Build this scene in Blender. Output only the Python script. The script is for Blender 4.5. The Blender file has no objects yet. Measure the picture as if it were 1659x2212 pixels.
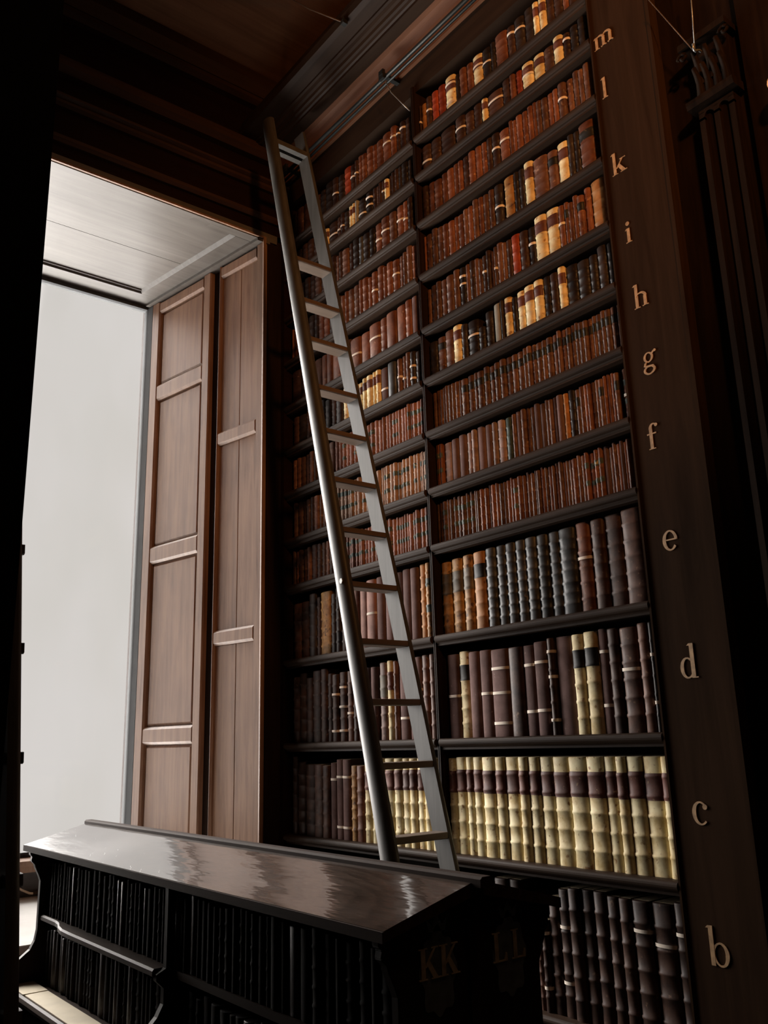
import bpy, math, random
from mathutils import Vector, Matrix
SC = bpy.context.scene
COL = SC.collection
# ---------------------------------------------------------------- camera
CAM_R = Vector((0.787, -0.616, -0.028)); CAM_U = Vector((-0.135, -0.216, 0.967))
CAM_F = Vector((0.6009, 0.7577, 0.2533)).normalized()
CAM_R = (CAM_R - CAM_R.dot(CAM_F) * CAM_F).normalized(); CAM_U = CAM_R.cross(CAM_F)
cd = bpy.data.cameras.new('camera'); cam = bpy.data.objects.new('camera', cd); COL.objects.link(cam)
cam.matrix_world = Matrix(((CAM_R.x, CAM_U.x, -CAM_F.x, 0), (CAM_R.y, CAM_U.y, -CAM_F.y, 0), (CAM_R.z, CAM_U.z, -CAM_F.z, 0), (0, 0, 0, 1)))
cd.sensor_fit = 'VERTICAL'; cd.sensor_height = 36.0; cd.lens = 36.0 * 1881.1 / 2212.0
cd.clip_start = 0.05; cd.clip_end = 60
SC.camera = cam
# ---------------------------------------------------------------- colour management and sampling
SC.view_settings.view_transform = 'Standard'; SC.view_settings.look = 'None'
SC.view_settings.gamma = 1; SC.view_settings.exposure = 0.0
SC.view_settings.use_curve_mapping = False
SC.cycles.use_denoising = True
SC.cycles.max_bounces = 6; SC.cycles.diffuse_bounces = 4; SC.cycles.glossy_bounces = 3
SC.cycles.transparent_max_bounces = 6
SC.cycles.sample_clamp_indirect = 4.0
# ---------------------------------------------------------------- sky outside the window
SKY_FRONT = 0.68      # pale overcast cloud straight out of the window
SKY_SIDE_FILL = 29.0        # unseen sky left of the view, boosted to light bookcase and shutters
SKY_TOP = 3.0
SKY_LOW_FILL = 4.0      # unseen directions below the view, boosted to light the soffit
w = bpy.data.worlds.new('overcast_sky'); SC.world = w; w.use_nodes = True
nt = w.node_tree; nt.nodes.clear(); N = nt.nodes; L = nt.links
def wn(t, **k):
    n = N.new(t)
    for a, b in k.items(): setattr(n, a, b)
    return n
tc = wn('ShaderNodeTexCoord'); sx = wn('ShaderNodeSeparateXYZ'); L.new(tc.outputs['Generated'], sx.inputs[0])
def mrange(src, a, b, c, d):
    n = wn('ShaderNodeMapRange', interpolation_type='SMOOTHSTEP')
    n.inputs['From Min'].default_value = a; n.inputs['From Max'].default_value = b
    n.inputs['To Min'].default_value = c; n.inputs['To Max'].default_value = d
    L.new(src, n.inputs['Value']); return n.outputs['Result']
def wadd(a, b):
    n = wn('ShaderNodeMath', operation='ADD'); L.new(a, n.inputs[0]); L.new(b, n.inputs[1]); return n.outputs[0]
side_a = mrange(sx.outputs['X'], 0.24, 0.03, 0.0, SKY_SIDE_FILL)
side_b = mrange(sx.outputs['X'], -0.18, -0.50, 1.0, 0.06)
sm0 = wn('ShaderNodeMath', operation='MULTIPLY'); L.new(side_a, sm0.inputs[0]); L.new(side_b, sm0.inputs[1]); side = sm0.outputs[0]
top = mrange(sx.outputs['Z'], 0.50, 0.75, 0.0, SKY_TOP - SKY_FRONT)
gnd = mrange(sx.outputs['Z'], -0.20, -0.42, SKY_FRONT, SKY_LOW_FILL)
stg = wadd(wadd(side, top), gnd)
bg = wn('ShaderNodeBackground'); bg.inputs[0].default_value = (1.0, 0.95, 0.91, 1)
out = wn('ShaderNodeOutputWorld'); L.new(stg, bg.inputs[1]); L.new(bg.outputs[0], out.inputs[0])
pl = bpy.data.lights.new('window_daylight_portal', 'AREA'); pl.shape = 'RECTANGLE'; pl.size = 1.8; pl.size_y = 3.2
pl.cycles.is_portal = True
po = bpy.data.objects.new('window_daylight_portal', pl); COL.objects.link(po); po.location = (1.33, 5.30, 0.85)
po.rotation_euler = (math.radians(-90), 0, 0)
# warm lamp of the main aisle
WARM = 300.0
wl = bpy.data.lights.new('aisle_lamp', 'SPOT'); wl.energy = WARM; wl.color = (1.0, 0.40, 0.11); wl.shadow_soft_size = 0.12
wl.spot_size = math.radians(62); wl.spot_blend = 0.9
wo = bpy.data.objects.new('aisle_lamp', wl); COL.objects.link(wo); wo.location = (0.45, -0.9, 3.0)
wo.rotation_euler = (Vector((2.5, 2.1, 2.45)) - wo.location).to_track_quat('-Z', 'Y').to_euler()

gl_ = bpy.data.lights.new('warm_fill', 'POINT'); gl_.energy = 9; gl_.color = (1.0, 0.48, 0.20); gl_.shadow_soft_size = 0.15  # unseen warm fill added to brighten the ceiling and window-wall cornice
go_ = bpy.data.objects.new('warm_fill', gl_); COL.objects.link(go_); go_.location = (1.7, 0.35, 2.9)

# ---------------------------------------------------------------- materials
def mat(name):
    m = bpy.data.materials.new(name); m.use_nodes = True
    m.node_tree.nodes.clear(); return m
def node(m, t, **k):
    n = m.node_tree.nodes.new(t)
    for a, b in k.items(): setattr(n, a, b)
    return n
def ramp(m, fac, stops):
    r = node(m, 'ShaderNodeValToRGB'); e = r.color_ramp.elements
    while len(e) < len(stops): e.new(0.5)
    for i, (p, c) in enumerate(stops):
        e[i].position = p; e[i].color = (c[0], c[1], c[2], 1)
    m.node_tree.links.new(fac, r.inputs[0]); return r.outputs[0]
def wood(name, dark, light, rough=0.4, axis='z', scale=1.0, bump=0.12, spec=0.5, coat=0.0, figure=0.0, rings=None):
    m = mat(name); lk = m.node_tree.links
    t = node(m, 'ShaderNodeTexCoord'); mp = node(m, 'ShaderNodeMapping')
    s = [14 * scale] * 3; s['xyz'.index(axis)] = 0.9 * scale
    mp.inputs['Scale'].default_value = s; lk.new(t.outputs['Object'], mp.inputs[0])
    n1 = node(m, 'ShaderNodeTexNoise'); n1.inputs['Scale'].default_value = 2.2; n1.inputs['Detail'].default_value = 8
    n1.inputs['Roughness'].default_value = 0.65; n1.inputs['Distortion'].default_value = 0.6 + figure
    lk.new(mp.outputs[0], n1.inputs['Vector'])
    n2 = node(m, 'ShaderNodeTexNoise'); n2.inputs['Scale'].default_value = 1.7 * scale; n2.inputs['Detail'].default_value = 3
    lk.new(t.outputs['Object'], n2.inputs['Vector'])
    mx = node(m, 'ShaderNodeMath', operation='MULTIPLY_ADD'); mx.inputs[1].default_value = 0.65
    ad = node(m, 'ShaderNodeMath', operation='MULTIPLY'); ad.inputs[1].default_value = 0.35
    lk.new(n2.outputs[0], ad.inputs[0]); lk.new(n1.outputs[0], mx.inputs[0]); lk.new(ad.outputs[0], mx.inputs[2])
    mid = [0.5 * (a + b) for a, b in zip(dark, light)]
    fac = mx.outputs[0]; hgt = n1.outputs[0]
    if rings:       # cathedral figure of plain-sawn oak
        m2 = node(m, 'ShaderNodeMapping'); m2.inputs['Scale'].default_value = (1.0, 0.25, 1.0)
        m2.inputs['Location'].default_value = (-rings[0] - .30, -rings[1], -rings[2]); lk.new(t.outputs['Object'], m2.inputs[0])
        wv = node(m, 'ShaderNodeTexWave', wave_type='RINGS', rings_direction='Z', wave_profile='SAW'); wv.inputs['Scale'].default_value = 14
        wv.inputs['Distortion'].default_value = 7; wv.inputs['Detail'].default_value = 3; wv.inputs['Detail Scale'].default_value = 1.2
        lk.new(m2.outputs[0], wv.inputs['Vector'])
        q1 = node(m, 'ShaderNodeMath', operation='MULTIPLY_ADD'); q1.inputs[1].default_value = 0.22; lk.new(wv.outputs['Fac'], q1.inputs[0])
        q0 = node(m, 'ShaderNodeMath', operation='SUBTRACT'); q0.inputs[1].default_value = 0.11; lk.new(mx.outputs[0], q0.inputs[0]); lk.new(q0.outputs[0], q1.inputs[2])
        fac = q1.outputs[0]; hgt = wv.outputs['Fac']
    c = ramp(m, fac, [(0.30, dark), (0.5, mid), (0.70, light)])
    b = node(m, 'ShaderNodeBsdfPrincipled'); lk.new(c, b.inputs['Base Color'])
    rr = node(m, 'ShaderNodeMapRange'); rr.inputs['To Min'].default_value = rough - 0.08; rr.inputs['To Max'].default_value = rough + 0.12
    lk.new(n2.outputs[0], rr.inputs[0]); lk.new(rr.outputs[0], b.inputs['Roughness'])
    b.inputs['Specular IOR Level'].default_value = spec; b.inputs['Coat Weight'].default_value = coat
    b.inputs['Coat Roughness'].default_value = 0.06; b.inputs['Coat IOR'].default_value = 1.9
    bp = node(m, 'ShaderNodeBump'); bp.inputs['Strength'].default_value = bump; bp.inputs['Distance'].default_value = 0.004
    lk.new(hgt, bp.inputs['Height']); lk.new(bp.outputs[0], b.inputs['Normal'])
    if rings: lk.new(bp.outputs[0], b.inputs['Coat Normal']); bp.inputs['Strength'].default_value = 0.5; bp.inputs['Distance'].default_value = 0.0012
    o = node(m, 'ShaderNodeOutputMaterial'); lk.new(b.outputs[0], o.inputs[0]); return m
def leather(name, dark, light, rough=0.5, wear=None, jitter=0.35, cloth=False, wearpos=0.66):
    m = mat(name); lk = m.node_tree.links
    t = node(m, 'ShaderNodeTexCoord'); oi = node(m, 'ShaderNodeObjectInfo')
    vm = node(m, 'ShaderNodeVectorMath', operation='SCALE'); vm.inputs['Scale'].default_value = 37.0
    cx = node(m, 'ShaderNodeCombineXYZ')
    at = node(m, 'ShaderNodeAttribute'); at.attribute_name = 'rnd'
    sm_ = node(m, 'ShaderNodeMath', operation='ADD'); lk.new(oi.outputs['Random'], sm_.inputs[0]); lk.new(at.outputs['Fac'], sm_.inputs[1])
    fc = node(m, 'ShaderNodeMath', operation='FRACT'); lk.new(sm_.outputs[0], fc.inputs[0]); rnd_ = fc.outputs[0]
    for k in range(3): lk.new(rnd_, cx.inputs[k])
    lk.new(cx.outputs[0], vm.inputs[0])
    va = node(m, 'ShaderNodeVectorMath', operation='ADD'); lk.new(t.outputs['Object'], va.inputs[0]); lk.new(vm.outputs[0], va.inputs[1])
    n1 = node(m, 'ShaderNodeTexNoise'); n1.inputs['Scale'].default_value = 16 if not cloth else 9; n1.inputs['Detail'].default_value = 7
    n1.inputs['Roughness'].default_value = 0.6; lk.new(va.outputs[0], n1.inputs['Vector'])
    c = ramp(m, n1.outputs[0], [(0.33, dark), (0.62, light)])
    n2 = node(m, 'ShaderNodeTexNoise'); n2.inputs['Scale'].default_value = 45; n2.inputs['Detail'].default_value = 5
    lk.new(va.outputs[0], n2.inputs['Vector'])
    if wear:
        mk = node(m, 'ShaderNodeMapRange'); mk.inputs['From Min'].default_value = wearpos - .05; mk.inputs['From Max'].default_value = wearpos + .05
        lk.new(n2.outputs[0], mk.inputs[0])
        mi = node(m, 'ShaderNodeMix', data_type='RGBA'); lk.new(mk.outputs[0], mi.inputs[0]); lk.new(c, mi.inputs[6])
        mi.inputs[7].default_value = (*wear, 1); c = mi.outputs[2]
    hs = node(m, 'ShaderNodeHueSaturation'); vr = node(m, 'ShaderNodeMapRange')
    vr.inputs['To Min'].default_value = 1 - jitter; vr.inputs['To Max'].default_value = 1 + jitter
    lk.new(rnd_, vr.inputs[0]); lk.new(vr.outputs[0], hs.inputs['Value']); lk.new(c, hs.inputs['Color'])
    b = node(m, 'ShaderNodeBsdfPrincipled'); lk.new(hs.outputs[0], b.inputs['Base Color']); b.inputs['Roughness'].default_value = rough
    b.inputs['Specular IOR Level'].default_value = 0.22 if not cloth else 0.05
    bp = node(m, 'ShaderNodeBump'); bp.inputs['Strength'].default_value = 0.25; bp.inputs['Distance'].default_value = 0.002
    lk.new(n2.outputs[0], bp.inputs['Height']); lk.new(bp.outputs[0], b.inputs['Normal'])
    o = node(m, 'ShaderNodeOutputMaterial'); lk.new(b.outputs[0], o.inputs[0]); return m
def plain(name, c, rough=0.5, metal=0.0, var=0.15, emit=0.0, sc=8):
    m = mat(name); lk = m.node_tree.links
    t = node(m, 'ShaderNodeTexCoord'); n1 = node(m, 'ShaderNodeTexNoise'); n1.inputs['Scale'].default_value = sc; n1.inputs['Detail'].default_value = 5
    lk.new(t.outputs['Object'], n1.inputs['Vector'])
    col = ramp(m, n1.outputs[0], [(0.3, [x * (1 - var) for x in c]), (0.7, [min(1, x * (1 + var)) for x in c])])
    b = node(m, 'ShaderNodeBsdfPrincipled'); lk.new(col, b.inputs['Base Color'])
    b.inputs['Roughness'].default_value = rough; b.inputs['Metallic'].default_value = metal
    if emit: b.inputs['Emission Color'].default_value = (*c, 1); b.inputs['Emission Strength'].default_value = emit
    o = node(m, 'ShaderNodeOutputMaterial'); lk.new(b.outputs[0], o.inputs[0]); return m

M = {}
M['shutter'] = wood('weathered_oak', (0.115, 0.056, 0.034), (0.32, 0.19, 0.122), 0.42, 'z', 1.0, 0.12, 0.3)
M['soffit'] = wood('weathered_oak_soffit', (0.062, 0.053, 0.045), (0.14, 0.125, 0.11), 0.28, 'x', 0.8, 0.1, 0.5)
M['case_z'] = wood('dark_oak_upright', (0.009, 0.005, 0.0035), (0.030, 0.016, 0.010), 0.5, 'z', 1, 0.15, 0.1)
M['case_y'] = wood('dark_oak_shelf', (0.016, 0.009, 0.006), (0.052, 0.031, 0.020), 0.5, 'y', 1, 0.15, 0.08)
M['edge'] = wood('desk_edge_oak', (0.02, 0.012, 0.009), (0.055, 0.035, 0.026), 0.7, 'y', 1, 0.1, 0.05)
M['pilaster'] = wood('pilaster_oak', (0.005, 0.003, 0.002), (0.022, 0.012, 0.007), 0.6, 'z', 1, 0.1, 0.03)
M['oak_in_shade'] = wood('dark_oak_in_shade', (0.002, 0.002, 0.002), (0.006, 0.005, 0.005), 0.7, 'z', 1, 0.1, 0.1)  # shade on the unlit left bookcase end, darkened into its oak colour
M['case_x'] = wood('dark_oak_cross', (0.020, 0.012, 0.009), (0.050, 0.032, 0.024), 0.42, 'x', 1, 0.15)
M['post'] = wood('lettered_post_oak', (0.017, 0.0085, 0.0045), (0.042, 0.022, 0.012), 0.8, 'z', 0.7, 0.1, 0.02)
M['cornice'] = wood('cornice_oak', (0.014, 0.007, 0.004), (0.036, 0.019, 0.010), 0.55, 'y', 1, 0.12, 0.12)
M['cove'] = wood('cove_oak', (0.085, 0.032, 0.014), (0.18, 0.075, 0.035), 0.6, 'y', 1, 0.12, 0.2)
M['wallwood'] = wood('wall_panelling', (0.009, 0.004, 0.003), (0.018, 0.007, 0.004), 0.5, 'x', 1, 0.12, 0.05)
M['ceiling'] = wood('ceiling_boards', (0.16, 0.08, 0.042), (0.34, 0.18, 0.10), 0.7, 'x', 0.6, 0.1, 0.2)
M['trimwood_lit'] = wood('wall_mouldings_warm_lit', (0.018, 0.008, 0.004), (0.055, 0.025, 0.013), 0.5, 'x', 1, 0.12, 0.3)  # warm light on the mouldings put into a lighter wood colour
M['ladder'] = wood('ladder_ash', (0.028, 0.025, 0.021), (0.076, 0.070, 0.062), 0.46, 'z', 1.1, 0.1, 0.35)
M['rung'] = wood('ladder_rung_oak', (0.06, 0.038, 0.025), (0.14, 0.095, 0.065), 0.5, 'x', 1, 0.12)
M['desk'] = wood('varnished_desk_oak', (0.030, 0.019, 0.013), (0.095, 0.062, 0.045), 0.16, 'y', 0.8, 0.25, 1.0, 1.0, 2.0, rings=(0.86, 0.50, 0.0))
M['floor'] = wood('floor_boards', (0.03, 0.02, 0.014), (0.07, 0.05, 0.036), 0.4, 'y', 1, 0.1)
M['cream'] = plain('faded_cream_paint', (0.42, 0.38, 0.26), 0.6, 0.0, 0.3, sc=60)
M['gilt'] = plain('faded_gilt_paint', (0.42, 0.25, 0.12), 0.6, 0.0, 0.3, sc=60)
M['cartouche'] = plain('painted_cartouche', (0.10, 0.12, 0.13), 0.6, 0, 0.35, sc=40)
M['iron'] = plain('dark_iron', (0.03, 0.032, 0.03), 0.45, 0.6, 0.2)
M['brass'] = plain('worn_brass', (0.10, 0.06, 0.035), 0.6, 0.3, 0.2)
M['steel'] = plain('pale_steel', (0.3, 0.3, 0.29), 0.4, 0.7, 0.1)
M['paper'] = plain('old_page_edges', (0.46, 0.36, 0.22), 0.8, 0, 0.3, sc=50)
M['ledge'] = plain('cream_card', (0.62, 0.54, 0.40), 0.8, 0, 0.12)
M['tape'] = plain('white_cotton_tape', (0.85, 0.74, 0.62), 0.8, 0, 0.1)
M['seat'] = plain('pale_painted_seat', (0.78, 0.76, 0.73), 0.18, 0, 0.06)
M['frame'] = plain('painted_sash', (0.05, 0.053, 0.055), 0.9, 0, 0.1)
M['lamp'] = plain('lamp_glow', (0.42, 0.16, 0.05), 0.6, 0, 0, emit=0.5)
# books: cover materials
BM = {
 'B': leather('dark_calf', (0.025, 0.012, 0.009), (0.075, 0.038, 0.026), 0.5, (0.20, 0.12, 0.08), wearpos=.70),
 'b': leather('brown_calf', (0.075, 0.033, 0.022), (0.175, 0.085, 0.058), 0.48, (0.36, 0.21, 0.13), wearpos=.68),
 'R': leather('russet_calf', (0.10, 0.035, 0.020), (0.22, 0.085, 0.048), 0.48, (0.40, 0.20, 0.11), wearpos=.69),
 'r': leather('red_morocco', (0.22, 0.035, 0.018), (0.38, 0.075, 0.032), 0.45, (0.5, 0.2, 0.08), wearpos=.72),
 'P': leather('faded_purple_brown_cloth', (0.090, 0.052, 0.046), (0.165, 0.100, 0.090), 0.7, (0.32, 0.23, 0.2), cloth=True, wearpos=.74),
 'p': leather('pale_mauve_brown_calf', (0.18, 0.115, 0.10), (0.32, 0.22, 0.19), 0.6, (0.45, 0.33, 0.28), wearpos=.72),
 'S': leather('slate_black_calf', (0.035, 0.036, 0.038), (0.085, 0.088, 0.092), 0.38, (0.22, 0.17, 0.14), wearpos=.74),
 'K': leather('near_black_calf', (0.014, 0.010, 0.009), (0.042, 0.030, 0.026), 0.45, (0.12, 0.08, 0.06), wearpos=.72),
 'V': leather('cream_vellum', (0.64, 0.46, 0.20), (0.97, 0.84, 0.52), 0.55, (0.40, 0.22, 0.09), 0.14, wearpos=.66),
 'v': leather('pale_vellum', (0.62, 0.50, 0.30), (0.88, 0.78, 0.55), 0.6, None, 0.1),
 'Y': leather('tawny_calf', (0.22, 0.10, 0.035), (0.50, 0.27, 0.09), 0.5, (0.12, 0.06, 0.03), 0.2, wearpos=.62),
 'O': leather('orange_tan_calf', (0.30, 0.12, 0.035), (0.52, 0.25, 0.09), 0.5, (0.2, 0.08, 0.03), 0.15, wearpos=.70),
 'T': leather('brick_cloth', (0.19, 0.085, 0.062), (0.33, 0.16, 0.12), 0.6, (0.48, 0.30, 0.24), 0.25, wearpos=.72),
 't': leather('sandy_calf', (0.28, 0.17, 0.12), (0.46, 0.30, 0.22), 0.6, (0.6, 0.45, 0.33), 0.2, wearpos=.72),
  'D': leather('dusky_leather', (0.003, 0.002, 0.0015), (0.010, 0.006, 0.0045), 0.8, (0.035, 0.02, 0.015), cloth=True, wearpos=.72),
 'G': leather('grey_board', (0.22, 0.20, 0.16), (0.32, 0.30, 0.25), 0.8, None, 0.08, cloth=True),
 'Q': leather('green_calf', (0.035, 0.05, 0.042), (0.07, 0.095, 0.08), 0.5, (0.2, 0.15, 0.1), 0.1, wearpos=.72),
}
LM = {'V': leather('brown_title_leather', (0.085, 0.030, 0.022), (0.18, 0.075, 0.055), 0.5, (0.45, 0.30, 0.16), 0.3, wearpos=.70),
      'k': leather('black_title_leather', (0.012, 0.011, 0.010), (0.030, 0.026, 0.022), 0.5, (0.35, 0.25, 0.13), 0.2, wearpos=.72),
      'g': leather('green_title_leather', (0.045, 0.062, 0.055), (0.10, 0.125, 0.11), 0.5, (0.5, 0.42, 0.25), 0.2, wearpos=.66),
      'j': leather('grey_title_leather', (0.09, 0.075, 0.055), (0.17, 0.14, 0.10), 0.5, (0.35, 0.22, 0.1), 0.2, wearpos=.68)}
COLW = {'B': 'dark brown calf', 'b': 'mid-brown calf', 'R': 'russet calf', 'r': 'bright red leather', 'P': 'plain purplish-brown cloth',
        'p': 'pale mauve-brown', 'S': 'ribbed slate-black', 'K': 'near-black', 'V': 'cream vellum', 'v': 'thin pale vellum', 'Y': 'tawny tan calf',
        'O': 'orange-tan', 'T': 'brick-brown', 't': 'sandy tan', 'D': 'dusky brown leather', 'G': 'grey board', 'Q': 'dark green'}
LABW = {'V': 'brown title band', 'k': 'black title band', 'g': 'green title labels', 'j': 'grey title band'}

# ---------------------------------------------------------------- geometry helpers
class MB:
    def __init__(s): s.v = []; s.f = []; s.m = []; s.sm = []
    def add(s, vs, fs, mi=0, smooth=False):
        o = len(s.v); s.v += [tuple(p) for p in vs]
        for f in fs: s.f.append(tuple(i + o for i in f)); s.m.append(mi); s.sm.append(smooth)
        return s
    def box(s, x0, x1, y0, y1, z0, z1, mi=0):
        vs = [(x, y, z) for z in (z0, z1) for y in (y0, y1) for x in (x0, x1)]
        return s.add(vs, [(0, 2, 3, 1), (4, 5, 7, 6), (0, 1, 5, 4), (2, 6, 7, 3), (0, 4, 6, 2), (1, 3, 7, 5)], mi)
    def prism(s, pts, p0, p1, fn, mi=0, smooth=False):
        """closed 2D outline pts swept from p0 to p1; fn(u,v,t) gives the point"""
        n = len(pts); vs = [fn(u, v, p0) for u, v in pts] + [fn(u, v, p1) for u, v in pts]
        fs = [(i, (i + 1) % n, n + (i + 1) % n, n + i) for i in range(n)]
        s.add(vs, fs, mi, smooth); s.add(vs, [tuple(range(n))[::-1], tuple(range(n, 2 * n))], mi); return s
    def tube(s, pts, r, n=10, mi=0):
        P = [Vector(p) for p in pts]; rings = []
        for i, p in enumerate(P):
            d = (P[min(i + 1, len(P) - 1)] - P[max(i - 1, 0)]).normalized()
            a = d.cross(Vector((0, 0, 1)));
            if a.length < .1: a = d.cross(Vector((0, 1, 0)))
            a.normalize(); b = d.cross(a); rr = r[i] if isinstance(r, (list, tuple)) else r
            rings.append([p + rr * (math.cos(k * 2 * math.pi / n) * a + math.sin(k * 2 * math.pi / n) * b) for k in range(n)])
        vs = [q for R_ in rings for q in R_]
        fs = [(i * n + k, i * n + (k + 1) % n, (i + 1) * n + (k + 1) % n, (i + 1) * n + k) for i in range(len(P) - 1) for k in range(n)]
        s.add(vs, fs, mi, True); s.add([q for q in rings[0]], [tuple(range(n))[::-1]], mi); s.add([q for q in rings[-1]], [tuple(range(n))], mi); return s
    def build(s, name, mats, parent=None, origin=(0, 0, 0), bevel=0.0):
        me = bpy.data.meshes.new(name); ox, oy, oz = origin
        po_ = Vector(parent['_w']) if parent is not None else Vector((0, 0, 0))
        me.from_pydata([(x - ox, y - oy, z - oz) for x, y, z in s.v], [], s.f)
        me.polygons.foreach_set('material_index', s.m); me.polygons.foreach_set('use_smooth', s.sm)
        import bmesh
        bm = bmesh.new(); bm.from_mesh(me); bmesh.ops.remove_doubles(bm, verts=bm.verts, dist=1e-6)
        bmesh.ops.recalc_face_normals(bm, faces=bm.faces)
        if bevel:
            es = [e for e in bm.edges if len(e.link_faces) == 2 and e.calc_face_angle(0) > 0.6]
            bmesh.ops.bevel(bm, geom=es, offset=bevel, segments=2, affect='EDGES', clamp_overlap=True)
        bm.to_mesh(me); bm.free()
        for m_ in (mats if isinstance(mats, list) else [mats]): me.materials.append(m_)
        o = bpy.data.objects.new(name, me); COL.objects.link(o)
        o.location = Vector(origin) - po_
        o['_w'] = tuple(origin)
        if parent is not None: o.parent = parent
        return o
def tag(o, label=None, cat=None, group=None, kind=None):
    if label: o['label'] = label
    if cat: o['category'] = cat
    if group: o['group'] = group
    if kind: o['kind'] = kind
    return o
def thing(name, loc, label, cat, group=None):
    o = bpy.data.objects.new(name, None); COL.objects.link(o); o.location = loc; o['_w'] = tuple(loc)
    o.empty_display_size = 0.05
    return tag(o, label, cat, group)
def struct(name, mb, m, bevel=0.0): return tag(mb.build(name, m, bevel=bevel), kind='structure')
ALONG_Y = lambda u, v, t: (u, t, v)      # outline in xz swept along y
ALONG_X = lambda u, v, t: (t, u, v)      # outline in yz swept along x
ALONG_Z = lambda u, v, t: (u, v, t)

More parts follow.
